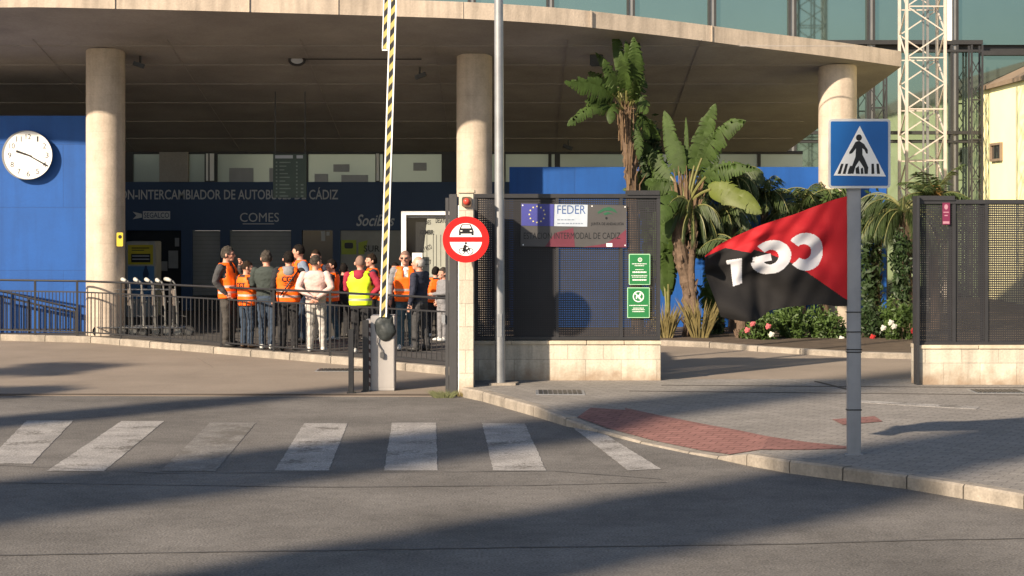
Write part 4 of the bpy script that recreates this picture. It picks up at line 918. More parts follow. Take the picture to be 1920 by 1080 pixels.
# tall one
Yb = 33.4
T1 = banana_plant('tallest banana plant, leaves reaching the canopy edge above the mesh screen', [(1196, 640), (1192, 520), (1188, 420), (1184, 330), (1176, 250), (1170, 205)], (.12, .10),
  [(1170, 200, 1172, 120, 1150, 57, .26, -.1, .1, 0), (1175, 200, 1190, 110, 1192, 58, .30, .2, .4, 0), (1172, 205, 1140, 150, 1056, 158, .40, -.4, -.6, 3), (1168, 210, 1120, 170, 1062, 238, .30, -.3, -.4, 3),
   (1172, 205, 1155, 130, 1118, 95, .22, .3, .3, 3), (1176, 205, 1195, 150, 1200, 100, .30, -.2, -.2, 3), (1176, 210, 1200, 160, 1210, 215, .32, -.2, -.2, 3), (1170, 200, 1150, 140, 1105, 130, .28, .5, .7, 3),
   (1178, 212, 1205, 200, 1240, 262, .30, .2, .3, 3), (1172, 212, 1145, 180, 1140, 235, .25, -.5, -.6, 3), (1176, 205, 1172, 150, 1160, 100, .3, -.5, -.5, 3), (1180, 205, 1185, 140, 1172, 78, .24, -.3, -.2, 0), (1178, 200, 1195, 120, 1186, 72, .34, -.4, -.3, 3), (1182, 205, 1200, 160, 1204, 130, .34, .1, .2, 3), (1170, 205, 1150, 150, 1130, 112, .30, -.4, -.3, 3), (1184, 210, 1205, 220, 1215, 260, .34, 0, .1, 3), (1178, 208, 1190, 170, 1186, 150, .30, -.5, -.6, 3), (1176, 215, 1200, 240, 1196, 300, .22, -.2, -.2, 3), (1165, 210, 1145, 185, 1095, 190, .34, -.2, -.3, 3)], Yb)
mb = MB()   # dry sheaths round the head of the trunk
for i in range(70):
    y = random.uniform(205, 350); x = 1172 + (y - 205) * .11 + random.uniform(-13, 13) * (1.2 - (y - 205) / 200 * .5); p = V3(x, y, Yb); p.y += random.uniform(-.15, .1)
    q = p + Vector((random.uniform(-.05, .05) + (x - 1178) * .004, random.uniform(-.05, 0), random.uniform(.2, .5))); mb.tube([p - Vector((0, 0, .25)), p, q], [.013, .012, .003], 5)
for i in range(16): 
    p = V3(1170, 203, Yb); a = random.uniform(0, 6.28); mb.tube([p, p + Vector((math.cos(a) * .2, -.2, math.sin(a) * .12))], [.02, .003], 5)
mb.build('dry_sheaths', M['fibre'], T1)
# second, in front
Yb = 33.0
T2 = banana_plant('broad banana plant on a bent trunk right of the mesh screen', [(1290, 636), (1296, 590), (1290, 540), (1278, 480), (1272, 430), (1282, 380)], (.115, .13),
  [(1283, 372, 1272, 290, 1247, 206, .36, .1, .2, 0), (1288, 370, 1290, 290, 1288, 218, .10, .2, .2, 0), (1290, 370, 1305, 270, 1338, 196, .40, -.2, -.3, 0), (1294, 370, 1320, 230, 1392, 228, .42, -.3, -.5, 3),
   (1296, 372, 1330, 290, 1410, 318, .34, -.4, -.6, 3), (1300, 374, 1345, 325, 1417, 400, .44, -.5, -.8, 1), (1290, 372, 1262, 330, 1210, 342, .36, .2, .2, 3), (1288, 372, 1240, 300, 1212, 262, .34, .5, .7, 3),
   (1290, 375, 1252, 350, 1222, 425, .40, -.4, -.5, 0), (1284, 380, 1250, 380, 1225, 490, .34, -.2, -.2, 0), (1292, 372, 1278, 280, 1262, 240, .3, .7, 1.0, 3), (1296, 372, 1326, 300, 1362, 268, .34, .5, .8, 3), (1290, 370, 1240, 330, 1172, 355, .30, .6, .8, 0), (1284, 372, 1240, 340, 1232, 290, .34, .4, .6, 3), (1290, 372, 1300, 300, 1322, 235, .30, .7, .9, 3), (1296, 376, 1330, 350, 1350, 300, .34, .4, .5, 3), (1284, 376, 1250, 350, 1250, 300, .32, .6, .8, 3)], Yb)
mb = MB()
for i in range(44):
    p = V3(1288 + random.uniform(-22, 22), 392, Yb); p.y += random.uniform(-.15, .1); q = V3(1290 + (p.x - PX(1288, Yb)) * 170 , random.uniform(310, 360), Yb)
    mb.tube([p, p.lerp(q, .6), q], [.018, .014, .005], 5)
mb.build('dry_sheaths', M['fibre'], T2)
# low dark foliage clumps of young banana leaves between them
def young(label, cx, base, n, h, spread, Yc, wd=.2, kinds=(0,)):
    return banana_plant(label, [(cx, base), (cx, base - 18)], (.07, .05), [(cx, base - 15, cx + random.uniform(-.3, .3) * spread, base - h * random.uniform(.6, .9), cx + random.uniform(-1, 1) * spread, base - h * random.uniform(.5, 1.05), wd, random.uniform(-.3, .3), random.uniform(-.5, .5), random.choice(kinds)) for _ in range(n)], Yc)
young('young banana shoot with upright leaves against the mesh screen edge', 1252, 632, 8, 230, 30, 33.5, .26, (0, 3))
young('low banana shoot with one arching leaf right of the bent trunk', 1330, 634, 6, 150, 34, 33.6, .26, (0, 3))
young('dark leafy banana shoot at the foot of the tallest plant', 1222, 632, 9, 310, 36, 34.2, .28, (3,))

def frond(mb, ms, base, d, L, droop, lw=.03, ll=.35, n=16, hang=.5):
    p = Vector(base); d = Vector(d).normalized(); pts = [p.copy()]
    for i in range(n):
        d = (d + Vector((0, 0, -droop / n))).normalized(); p = p + d * L / n; pts.append(p.copy())
    ms.tube(pts, [.014 * (1 - i / (n + 1)) + .003 for i in range(n + 1)], 5)
    for i in range(2, n + 1):
        dd = (pts[i] - pts[i - 1]).normalized(); sd = dd.cross(Vector((0, 0, 1))); sd = sd.normalized() if sd.length > .1 else Vector((1, 0, 0))
        for s in (-1, 1):
            for q in range(2):
                b = pts[i - 1].lerp(pts[i], random.random()); l = ll * math.sin(math.pi * (i / (n + 1)) * .85 + .3) * random.uniform(.8, 1.1)
                e = b + (sd * s * (1 - hang) + dd * .45 + Vector((0, 0, -hang * random.uniform(.6, 1.3)))).normalized() * l
                wv = dd * lw * .5; m_ = b.lerp(e, .5) + Vector((0, 0, .03)) 
                mb._new([b - wv * .5, b + wv * .5, m_ + wv, m_ - wv, e], [(0, 1, 2, 3), (3, 2, 4)])
def palm(label, cx, base, head, Yc, nf, L, tr=.1, droop=1.6, name='palm_tree', ll=.35, hang=.5, m=None):
    t = thing(name, label, 'palm tree', V3(cx, base, Yc)); h = V3(cx + random.uniform(-4, 4), head, Yc)
    mb = MB(); b = V3(cx, base, Yc); k = 9; pts = [b.lerp(h, i / k) + Vector((.03 * math.sin(i), 0, 0)) for i in range(k + 1)]; mb.tube(pts, [tr * (1.15 - .3 * i / k) for i in range(k + 1)], 12)
    for i in range(40): 
        c = b.lerp(h, random.random()); a = random.uniform(0, 6.28); o = Vector((math.cos(a), math.sin(a), 0)); mb.tube([c + o * tr * .8, c + o * (tr + .03) + Vector((0, 0, .1))], [.03, .008], 5)
    mb.build('trunk', M['bark'], t)
    mb = MB(); ms = MB()
    for i in range(nf):
        a = i * 2.4 + random.uniform(-.2, .2); e = random.uniform(.05, 1.3); frond(mb, ms, h, (math.cos(a) * math.cos(e), math.sin(a) * math.cos(e), math.sin(e)), L * random.uniform(.8, 1.1), droop, ll=ll, hang=hang)
    mb.build('fronds', m or FROND, t); ms.build('frond_stalks', STEM, t); return t
palm('drooping feathery palm just right of the bent banana trunk', 1345, 640, 400, 33.8, 26, 1.0, .09, 2.4, ll=.42, hang=.7)
palm('feathery palm peeking above the middle of the flag', 1430, 640, 372, 34.6, 26, 1.0, .08, 2.2, ll=.38, hang=.6)
palm('feathery palm with stubby trunk showing below the flag', 1388, 642, 470, 32.6, 20, .8, .085, 2.2, ll=.35, hang=.7)
palm('yellow green palm fronds hanging right of the broad banana crown', 1372, 640, 340, 34.2, 24, .85, .07, 2.4, ll=.4, hang=.75)
palm('drooping fronds around the bent banana trunk', 1300, 640, 395, 32.9, 22, .75, .06, 3.0, ll=.38, hang=.85)
palm('feathery palm between the flag top and the right concrete column', 1545, 640, 385, 34.9, 22, .9, .07, 2.1, ll=.38, hang=.6)
palm('palm crown behind the flag close to the right column', 1500, 640, 395, 34.4, 26, .9, .08, 2.0, ll=.36, hang=.6)
palm('shaggy palm with hanging dry fronds beside the right mesh screen', 1700, 655, 400, 33.4, 28, 1.1, .14, 2.3, ll=.5, hang=.75)
palm('small palm in front of the foot of the lattice mast', 1752, 655, 372, 34.8, 22, .8, .08, 1.6, ll=.35, hang=.3)
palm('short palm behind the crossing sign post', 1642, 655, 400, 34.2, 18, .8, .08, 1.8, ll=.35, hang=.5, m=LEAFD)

def leafcloud(mb, c, r, n, size, flat_=1.0, lump=.5):
    c = Vector(c); seeds = [Vector((random.uniform(-1, 1), random.uniform(-1, 1), random.uniform(-1, 1))) for _ in range(max(4, int(n / 90)))]
    seeds = [s.normalized() * random.uniform(.35, .95) if s.length > .01 else s for s in seeds]
    for _ in range(n):
        s = random.choice(seeds); v = s + Vector((random.gauss(0, 1), random.gauss(0, 1), random.gauss(0, 1))) * lump * .38
        p = c + Vector((v.x * r[0], v.y * r[1], v.z * r[2]))
        a = Vector((random.gauss(0, 1), random.gauss(0, 1), random.gauss(0, .7))).normalized(); b = a.orthogonal().normalized(); b = (Matrix.Rotation(random.uniform(0, 6.28), 3, a) @ b); q = a.cross(b); l = size * random.uniform(.6, 1.3)
        mb._new([p - b * l, p + q * l * .38, p + b * l, p - q * l * .38], [(0, 1, 2, 3)])
def shrub(label, cx, yb, yt, hw, Yc, n, size, m, flowers=None, name='shrub', cat='shrub', group=None, stems=6):
    t = thing(name, label, cat, V3(cx, yb, Yc), group=group); c = V3(cx, (yb + yt) / 2, Yc); rz_ = (yb - yt) / 2 * Yc / F; rx = hw * Yc / F
    mb = MB()
    for i in range(stems):
        a = random.uniform(-1, 1); e = c + Vector((a * rx * .7, random.uniform(-.2, .2), random.uniform(0, .7) * rz_)); b = V3(cx + a * 5, yb, Yc); mb.tube([b, b.lerp(e, .5) + Vector((random.uniform(-.05, .05), 0, .03)), e], [.016, .012, .004], 5)
    mb.build('stems', M['bark'], t)
    mb = MB(); leafcloud(mb, c, (rx, max(.3, rx * .6), rz_), n, size); mb.build('foliage', m, t)
    if flowers:
        for (fx_, fy_, fm) in flowers:
            p = V3(fx_, fy_, Yc); p.y -= max(.3, rx * .6) * .9; mb = MB()
            for k in range(9):
                a = k * 2.4; r = .012 + k * .0035; v = Vector((math.cos(a) * r, -.02 + .002 * k, math.sin(a) * r)); mb.sph(p + v, .02, 6, 4, (.022, .012, .022))
            mb.build('rose', fm, t)
    return t
PINK = mat('pink_petals', (.65, .16, .17), .6, trans=.2); WHT = mat('white_petals', (.7, .68, .6), .6, trans=.2); REDP = mat('red_petals', (.5, .03, .03), .6, trans=.2)
shrub('rose bush with pink blooms below the left part of the flag', 1425, 650, 585, 34, 32.2, 1700, .045, BUSH, [(1397, 617, PINK), (1436, 610, PINK), (1407, 605, PINK), (1442, 625, WHT)])
shrub('bright green bushy shrub under the middle of the flag', 1478, 650, 570, 34, 32.6, 2200, .05, BUSH)
shrub('brownish green shrub just left of the crossing sign post', 1550, 656, 575, 44, 32.6, 2400, .045, BUSH, [(1572, 633, WHT)])
shrub('dark green bush right of the crossing sign post', 1640, 660, 570, 38, 32.6, 2200, .045, BUSHD, [(1630, 630, REDP)])
shrub('green bush with pale and red blooms against the right screen', 1685, 662, 560, 34, 32.2, 2200, .045, BUSH, [(1664, 603, WHT), (1670, 610, WHT), (1706, 618, REDP), (1650, 613, WHT)])
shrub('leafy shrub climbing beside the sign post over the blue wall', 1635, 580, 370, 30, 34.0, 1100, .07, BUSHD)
shrub('light green shrub top behind the upper corner of the flag', 1560, 460, 352, 40, 34.4, 1100, .06, BUSH)
shrub('dense low plants between the banana trunks', 1330, 640, 585, 26, 33.6, 900, .05, BUSHD)
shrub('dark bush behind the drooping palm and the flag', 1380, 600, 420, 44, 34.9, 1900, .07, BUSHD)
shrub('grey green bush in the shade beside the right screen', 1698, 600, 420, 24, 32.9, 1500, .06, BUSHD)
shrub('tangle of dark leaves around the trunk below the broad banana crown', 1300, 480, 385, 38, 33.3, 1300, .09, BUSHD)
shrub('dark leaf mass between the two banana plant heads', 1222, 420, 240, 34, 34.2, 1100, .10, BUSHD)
shrub('small orange flowering bush top above the right screen', 1750, 400, 345, 14, 34.9, 400, .05, mat('orange_leaf', (.3, .17, .05), .6, var=.4, trans=.2))
def grass(label, cx, yb, h, hw, Yc, n, m, name='grass_tuft', zb=None, lean=.5, wd=.012):
    t = thing(name, label, 'grass tuft', V3(cx, yb, Yc)); mb = MB()
    for i in range(n):
        a = random.uniform(-1, 1); b = V3(cx + a * hw * .5, yb, Yc) + Vector((0, random.uniform(-.12, .12), 0)); l = h * Yc / F * random.uniform(.5, 1.1); e = b + Vector((a * lean * l + random.uniform(-.1, .1) * l, random.uniform(-.4, .4) * l, l)); mm = b.lerp(e, .55) + Vector((0, 0, .12 * l)); w_ = Vector((wd, 0, 0))
        mb._new([b - w_, b + w_, mm + w_ * .8, mm - w_ * .8, e], [(0, 1, 2, 3), (3, 2, 4)])
    mb.build('blades', m, t); return t
grass('yellow dry grass tuft at the right end of the left low wall', 1247, 634, 62, 22, 32.6, 110, DRY)
grass('tall yellowish grass tuft right of the bent banana trunk', 1312, 636, 75, 26, 32.6, 120, DRY)
grass('small green weeds at the foot of the sliding gate', 832, 746, 15, 34, 24.0, 320, mat('muted_weed', (.11, .12, .05), .7, var=.4, scale=8), lean=1.3, wd=.003)
grass('tiny green weed sprouting from the plaza kerb', 447, 655, 7, 12, 32.2, 50, BUSH, lean=.9, wd=.006)
grass('dead weeds beside the stone pillar foot on the kerb corner', 868, 742, 10, 18, 24.1, 60, DRY, lean=.9, wd=.005)
grass('dry brown weeds on the kerb below the barrier cabinet right side', 770, 688, 9, 30, 29.7, 70, DRY, lean=.9, wd=.005)

# ================================================================== UNSEEN TREES ADDED OUTSIDE THE FRAME (to cast the long shadows)
def column_tree(label, x, y, h, r, n=5200, z0=2.0, lean=0):  # columnar shape chosen to throw straight, soft-edged shadow bands
    t = thing('unseen_shadow_tree', label, 'tree', (x, y, 0)); mb = MB(); mb.tube([(x, y, 0), (x, y, h * .5), (x, y, h * .93)], [.16, .1, .03], 10)
    mb.build('trunk', M['bark'], t); mb = MB()
    for _ in range(n):
        k = random.random(); z = z0 + (h - z0) * k; rr = r * (1 - k ** 5) * (.55 + .45 * math.sin(min(1, k * 5 + .4) * 1.57)) * (1 + .1 * noise.noise(Vector((x, z * .7, 0))))
        a = random.uniform(0, 6.28); q = math.sqrt(random.random()) * rr; p = Vector((x + math.cos(a) * q, y + math.sin(a) * q, z)); l = .2 * random.uniform(.6, 1.3)
        u = Vector((random.gauss(0, 1), random.gauss(0, 1), random.gauss(0, 1))).normalized(); b = u.orthogonal().normalized(); w_ = u.cross(b)
        mb._new([p - b * l, p + w_ * l * .5, p + b * l, p - w_ * l * .5], [(0, 1, 2, 3)])
    mb.build('crown', BUSHD, t); return t
sd_ = Vector((math.sin(R(AZ)), math.cos(R(AZ)), 0))
def caster(px, py, back, tipd, r, label, n=5200, z0=2.0):
    """a tree standing `back` metres up-sun of the ground point, whose shadow ends `tipd` metres past it"""
    p = Vector(G(px, py)) - sd_ * back; column_tree(label, p.x, p.y, (back + tipd) * math.tan(R(EL)), r, n, z0)
caster(0, 940, 26, 18.5, 1.15, 'tall unseen cypress shape left of the view, added to shade the road', 15000, .3)
caster(1180, 985, 24, 15, 1.12, 'unseen cypress shape behind the viewer on the left, added for the near road shadow', 15000, .3)
caster(400, 754, 26, 9.0, .55, 'slim unseen cypress shape farther left, added for a thin road shadow', 9000, .3)
def spread_tree(label, x, y, h, r, n=2600):  # added out of view for the small crown shadows at the left
    t = thing('unseen_spread_tree', label, 'tree', (x, y, 0)); mb = MB(); mb.tube([(x, y, 0), (x + .1, y, h * .5), (x, y, h * .9)], [.2, .14, .05], 10)
    for k in range(7): a = k * .9; mb.tube([(x, y, h * .6), (x + math.cos(a) * r * .7, y + math.sin(a) * r * .7, h * .9)], [.07, .02], 6)
    mb.build('trunk', M['bark'], t); mb = MB(); leafcloud(mb, (x, y, h), (r, r, r * .35), n, .16); mb.build('crown', BUSHD, t); return t
for (px, py, bk, r, lab) in ((60, 694, 13, 1.2, 'small unseen tree left of the forecourt, added for its crown shadow'), (-10, 736, 12, .9, 'small unseen tree left of the road, added to shade the forecourt edge')):
    p = Vector(G(px, py)) - sd_ * bk; spread_tree(lab, p.x, p.y, bk * math.tan(R(EL)), r, 900)
p = Vector(G(1250, 686)) - sd_ * 1
# ================================================================== PEOPLE
SK = [mat('skin_light', (.52, .27, .19), .55, var=.06), mat('skin_tan', (.40, .20, .13), .55, var=.06)]
def cloth(nm, c): return mat(nm, c, .85, var=.14, scale=8, bump=.5, bscale=16)
CL = {'black': cloth('black_cloth_wear', (.018, .018, .02)), 'navy': cloth('navy_wear', (.022, .026, .045)), 'charcoal': cloth('charcoal_wear', (.05, .05, .052)), 'jeans': cloth('blue_jeans', (.03, .048, .078)),
      'ljeans': cloth('faded_jeans', (.06, .11, .145)), 'pink': cloth('pale_pink_sweater', (.58, .42, .38)), 'lgrey': cloth('light_grey_sweatpants', (.42, .40, .37)), 'maroon': cloth('maroon_hoodie', (.27, .015, .035)),
      'grey': cloth('grey_wear', (.2, .2, .21)), 'dgreen': cloth('dark_green_jacket', (.035, .045, .04)), 'white': cloth('white_shirt', (.7, .7, .68)), 'khaki': cloth('grey_brown_trousers', (.05, .045, .04)), 'bluegrey': cloth('blue_grey_sleeves', (.16, .2, .27))}
SHOE = {'w': mat('white_shoe', (.65, .65, .62), .6), 'k': mat('black_shoe', (.02, .02, .02), .5), 'b': mat('brown_shoe', (.08, .05, .03), .5)}
HAIR = {'dark': mat('dark_hair', (.010, .008, .007), .85, var=.5, scale=40, spec=.15), 'grey': mat('grey_hair', (.05, .043, .036), .9, var=.6, scale=30, spec=.1), 'brown': mat('brown_hair', (.022, .014, .009), .85, var=.5, scale=40, spec=.15), 'white': mat('white_hair', (.4, .38, .35), .7, var=.2, scale=40), 'stub': mat('shaved_hair', (.20, .12, .09), .8, var=.15, scale=40)}

def tapered(V, Fc, Lb, pts, rs, lab, n=12, ry=None):
    """closed tube with round ends; appends vertices, faces and labels"""
    P = [Vector(p) for p in pts]; Q = []; Rr = []
    d0 = (P[0] - P[1]).normalized(); d1 = (P[-1] - P[-2]).normalized()
    for a in (80, 55, 28): Q.append(P[0] + d0 * rs[0] * math.sin(R(a)) ); Rr.append(rs[0] * math.cos(R(a)))
    for i in range(len(P) - 1):
        k = max(1, int((P[i + 1] - P[i]).length / .03))
        for j in range(k): t = j / k; Q.append(P[i].lerp(P[i + 1], t)); Rr.append(rs[i] * (1 - t) + rs[i + 1] * t)
    Q.append(P[-1]); Rr.append(rs[-1])
    for a in (28, 55, 80): Q.append(P[-1] + d1 * rs[-1] * math.sin(R(a))); Rr.append(rs[-1] * math.cos(R(a)))
    base = len(V); d = (P[-1] - P[0]).normalized(); u = Vector((0, 1, 0)) if abs(d.y) < .8 else Vector((1, 0, 0))
    for i, (q, r) in enumerate(zip(Q, Rr)):
        dd = (Q[min(i + 1, len(Q) - 1)] - Q[max(i - 1, 0)]).normalized(); a = dd.cross(u).normalized(); b = dd.cross(a)
        for j in range(n): t = 2 * math.pi * j / n; V.append(q + a * r * math.cos(t) + b * r * (ry or 1) * math.sin(t)); Lb.append(lab)
    m = len(Q)
    for i in range(m - 1):
        for j in range(n): Fc.append((base + i * n + j, base + i * n + (j + 1) % n, base + (i + 1) * n + (j + 1) % n, base + (i + 1) * n + j))
    Fc.append(tuple(base + j for j in range(n))[::-1]); Fc.append(tuple(base + (m - 1) * n + j for j in range(n)))
def ellip(V, Fc, Lb, c, r, lab, n=18, m=12, f=None):
    base = len(V); c = Vector(c)
    for i in range(m + 1):
        t = math.pi * min(max(i / m, .01), .99)
        for j in range(n):
            p = 2 * math.pi * j / n; v = Vector((r[0] * math.sin(t) * math.cos(p), r[1] * math.sin(t) * math.sin(p), r[2] * math.cos(t)))
            if f: v = f(v)
            V.append(c + v); Lb.append(lab(c + v) if callable(lab) else lab)
    for i in range(m):
        for j in range(n): Fc.append((base + i * n + j, base + (i + 1) * n + j, base + (i + 1) * n + (j + 1) % n, base + i * n + (j + 1) % n))
    Fc.append(tuple(base + j for j in range(n))); Fc.append(tuple(base + m * n + j for j in range(n))[::-1])
def loft(V, Fc, Lb, rows, lab, n=24, p=2.4):
    base = len(V); out = []
    for a, b in zip(rows, rows[1:]):
        k = max(1, int(abs(b[0] - a[0]) / .03))
        for j in range(k): out.append([a[i] + (b[i] - a[i]) * j / k for i in range(5)])
    out.append(list(rows[-1]))
    for z, cx, cy, rx, ry in out:
        for j in range(n):
            t = 2 * math.pi * j / n; c, s = math.cos(t), math.sin(t)
            V.append(Vector((cx + rx * math.copysign(abs(c) ** (2 / p), c), cy + ry * math.copysign(abs(s) ** (2 / p), s), z))); Lb.append(lab)
    for i in range(len(out) - 1):
        for j in range(n): Fc.append((base + i * n + j, base + i * n + (j + 1) % n, base + (i + 1) * n + (j + 1) % n, base + (i + 1) * n + j))
    Fc.append(tuple(base + j for j in range(n))[::-1]); Fc.append(tuple(base + (len(out) - 1) * n + j for j in range(n)))
ARMS = {'down': ((.27, .03, 1.14), (.275, -.05, .90)), 'behind': ((.305, .10, 1.17), (.05, .20, .98)), 'pocket': ((.315, .07, 1.16), (.20, -.07, .95)), 'front': ((.27, -.03, 1.16), (.06, -.26, 1.13)),
        'chin': ((.20, -.17, 1.18), (.07, -.23, 1.42)), 'cross': ((.25, -.10, 1.17), (-.10, -.21, 1.21)), 'cig': ((.28, -.05, 1.15), (.20, -.26, 1.02)), 'hip': ((.37, .06, 1.19), (.19, .02, 1.02))}
SLABS = {'skin': 0, 'top': 1, 'trousers': 2, 'shoe': 3, 'inner': 4}
def person(px, fy_, Hpx, face, label, top='black', trousers='black', shoes='k', skin=0, hair='dark', hairstyle='short', arms=('down', 'down'), head=(0, 0), belly=0., shoulder=1.0,
           vest=None, vback=None, glasses=False, hood=None, stance=.10, step=0, lean=0, inner=None, Z=.117, extra=None):
    Y = GY(fy_, .12); X = PX(px, Y); H = Hpx * Y / F; sc = H / 1.75
    V = []; Fc = []; Lb = []
    sw = .197 * shoulder; dz = 0
    # legs
    for s in (-1, 1):
        fo = s * step
        hip = Vector((s * .085, 0, .90)); kn = Vector((s * stance * .98, -.02 - fo * .5, .49)); an = Vector((s * stance * 1.05, .01 - fo, .10))
        tapered(V, Fc, Lb, [hip, hip.lerp(kn, .5), kn, kn.lerp(an, .45), an], [.102, .094, .074, .070, .064], 2)
        ft = an + Vector((s * .012, -.055, -.055))
        ellip(V, Fc, Lb, ft + Vector((0, -.02, 0)), (.05, .135, .052), 3, f=lambda v: Vector((v.x, v.y, max(v.z, -.043) * (1.0 if v.y > -.02 else .8))))
        ellip(V, Fc, Lb, an + Vector((0, .01, -.05)), (.045, .06, .05), 3)
    b = belly
    loft(V, Fc, Lb, [(.80, 0, 0, .135, .095), (.88, 0, 0, .172, .118), (.95, 0, -.01 * b, .172, .12 + .01 * b)], 2)
    loft(V, Fc, Lb, [(.90, 0, -.005, .180, .126), (.96, 0, -.02 * b, .178 + .015 * b, .126 + .02 * b), (1.05, 0, -.035 * b, .170 + .03 * b, .122 + .04 * b), (1.15, 0, -.03 * b, .178 + .02 * b, .126 + .03 * b), (1.27, 0, 0, .208 * shoulder, .138), (1.36, 0, .006, .206 * shoulder, .128), (1.42, 0, .012, .175 * shoulder, .105), (1.475, 0, .014, .10, .078)], 1)
    # neck and head
    yaw, pit = head; hc = Vector((0, -.016, 1.612)); rm = Matrix.Rotation(R(yaw), 3, 'Z') @ Matrix.Rotation(R(-pit), 3, 'X'); nb = Vector((0, .0, 1.52))
    hp = lambda v: nb + rm @ Vector(((v[0] - nb.x) * 1.14, (v[1] - nb.y) * 1.1, (v[2] - nb.z) * 1.06))
    tapered(V, Fc, Lb, [(0, .012, 1.42), (0, .0, 1.56)], [.062, .054], 0)
    b0 = len(V)
    def hf(v):
        if v.z < 0: k = -v.z / .122; v = Vector((v.x * (1 - .22 * k), v.y * (1 - .12 * k) - .012 * k, v.z))
        return v
    ellip(V, Fc, Lb, hc, (.078, .097, .122), 0, 24, 16, hf)
    ellip(V, Fc, Lb, hc + Vector((0, -.062, -.082)), (.040, .034, .032), 0)         # chin
    ellip(V, Fc, Lb, hc + Vector((0, -.080, .028)), (.055, .018, .014), 0)          # brow
    tapered(V, Fc, Lb, [hc + Vector((0, -.094, .012)), hc + Vector((0, -.112, -.024))], [.010, .017], 0, 8)
    ellip(V, Fc, Lb, hc + Vector((0, -.090, -.056)), (.026, .012, .012), 0)         # lips
    for s in (-1, 1): ellip(V, Fc, Lb, hc + Vector((s * .086, .008, -.010)), (.012, .02, .032), 0, 10, 8); ellip(V, Fc, Lb, hc + Vector((s * .042, -.07, -.02)), (.024, .018, .02), 0)
    for i in range(b0, len(V)): V[i] = hp(V[i])
    # arms and hands
    cig = None
    for s, pose in zip((-1, 1), arms):
        e, wv = ARMS[pose]; sh = Vector((s * sw, .01, 1.395)); el = Vector((s * e[0], e[1], e[2])); wr = Vector((s * wv[0], wv[1], wv[2]))
        if pose == 'behind' and s > 0: wr += Vector((0, .03, .03))
        tapered(V, Fc, Lb, [sh, sh.lerp(el, .5), el, el.lerp(wr, .5), wr], [.074, .068, .060, .053, .043], 1)
        d = (wr - el).normalized(); pn = Vector((s, 0, 0)) if abs(d.x) < .7 else Vector((0, -1 if pose != 'behind' else 1, 0)); sd = d.cross(pn).normalized(); pn = sd.cross(d).normalized()
        pc = wr + d * .055
        tapered(V, Fc, Lb, [wr - d * .01, wr + d * .03, pc + d * .03], [.028, .036, .034], 0, 12, .62)
        for k in range(4):
            o = pc + d * .035 + sd * (k - 1.5) * .0185; l = (.066, .076, .070, .055)[k]; cv = pn * (-.35 if pose in ('chin', 'cig', 'front') else -.18)
            q = o + d * l * .5 + cv * l * .25; q2 = q + (d + cv * 2.2).normalized() * l * .5
            tapered(V, Fc, Lb, [o, q, q2], [.0105, .0098, .0085], 0, 8)
        o = pc - d * .015 - sd * .032; q = o + (d * .6 - sd * .6).normalized() * .035; tapered(V, Fc, Lb, [o, q, q + (d - pn * .3).normalized() * .03], [.013, .011, .009], 0, 8)
        if pose == 'cig': cig = pc + d * .11
    if inner: ellip(V, Fc, Lb, (0, -.085, 1.36), (.045, .05, .08), 4)
    rg = random.Random(px); ob = Matrix.Rotation(R(lean + rg.uniform(-2.5, 2.5)), 4, 'X') @ Matrix.Rotation(R(rg.uniform(-2.5, 2.5)), 4, 'Y')
    me = bpy.data.meshes.new('raw'); me.from_pydata([tuple(v) for v in V], [], Fc); o = bpy.data.objects.new('raw', me); COL.objects.link(o)
    md = o.modifiers.new('r', 'REMESH'); md.mode = 'VOXEL'; md.voxel_size = .0085
    m2 = o.modifiers.new('s', 'SMOOTH'); m2.factor = .5; m2.iterations = 2
    dg = bpy.context.evaluated_depsgraph_get(); ev = bpy.data.meshes.new_from_object(o.evaluated_get(dg)); bpy.data.objects.remove(o)
    kd = KDTree(len(V)); 
    for i, v in enumerate(V): kd.insert(v, i)
    kd.balance(); mi = []
    for p in ev.polygons:
        c = p.center; l = Lb[kd.find(c)[1]]
        if l == 3 and c.z > .125: l = 2
        mi.append(l)
    ev.materials.clear()
    for m_ in (SK[skin], CL[top], CL[trousers], SHOE[shoes], CL[inner or 'white']): ev.materials.append(m_)
    ev.polygons.foreach_set('material_index', mi); ev.shade_smooth()
    # cloth folds
    cos = [v.co.copy() for v in ev.vertices]; nos = [v.normal.copy() for v in ev.vertices]; flat_ = []
    for c, nn in zip(cos, nos):
        if .12 < c.z < 1.40: c += nn * (noise.noise(Vector((c.x * 7, c.y * 7, c.z * 13 + px))) * .012 + noise.noise(Vector((c.x * 20, c.y * 20, c.z * 26 + px))) * .005)
        flat_ += [c.x, c.y, c.z]
    ev.vertices.foreach_set('co', flat_); ev.update()
    t = thing('person', label, 'person', (X, Y, Z), R(face), group='people gathered behind the railing'); t.scale = (sc, sc, sc)
    T_ = ob
    body = bpy.data.objects.new('body', ev); COL.objects.link(body); body.parent = t; ev.transform(T_)
    def part(mb, nm, m_, smooth=True, rot=False):
        me = bpy.data.meshes.new(nm); bmesh.ops.recalc_face_normals(mb.b, faces=mb.b.faces); mb.b.to_mesh(me); mb.b.free()
        for q in (m_ if isinstance(m_, (list, tuple)) else [m_]): me.materials.append(q)
        if smooth: me.shade_smooth()
        me.transform(T_); o = bpy.data.objects.new(nm, me); COL.objects.link(o); o.parent = t; return o
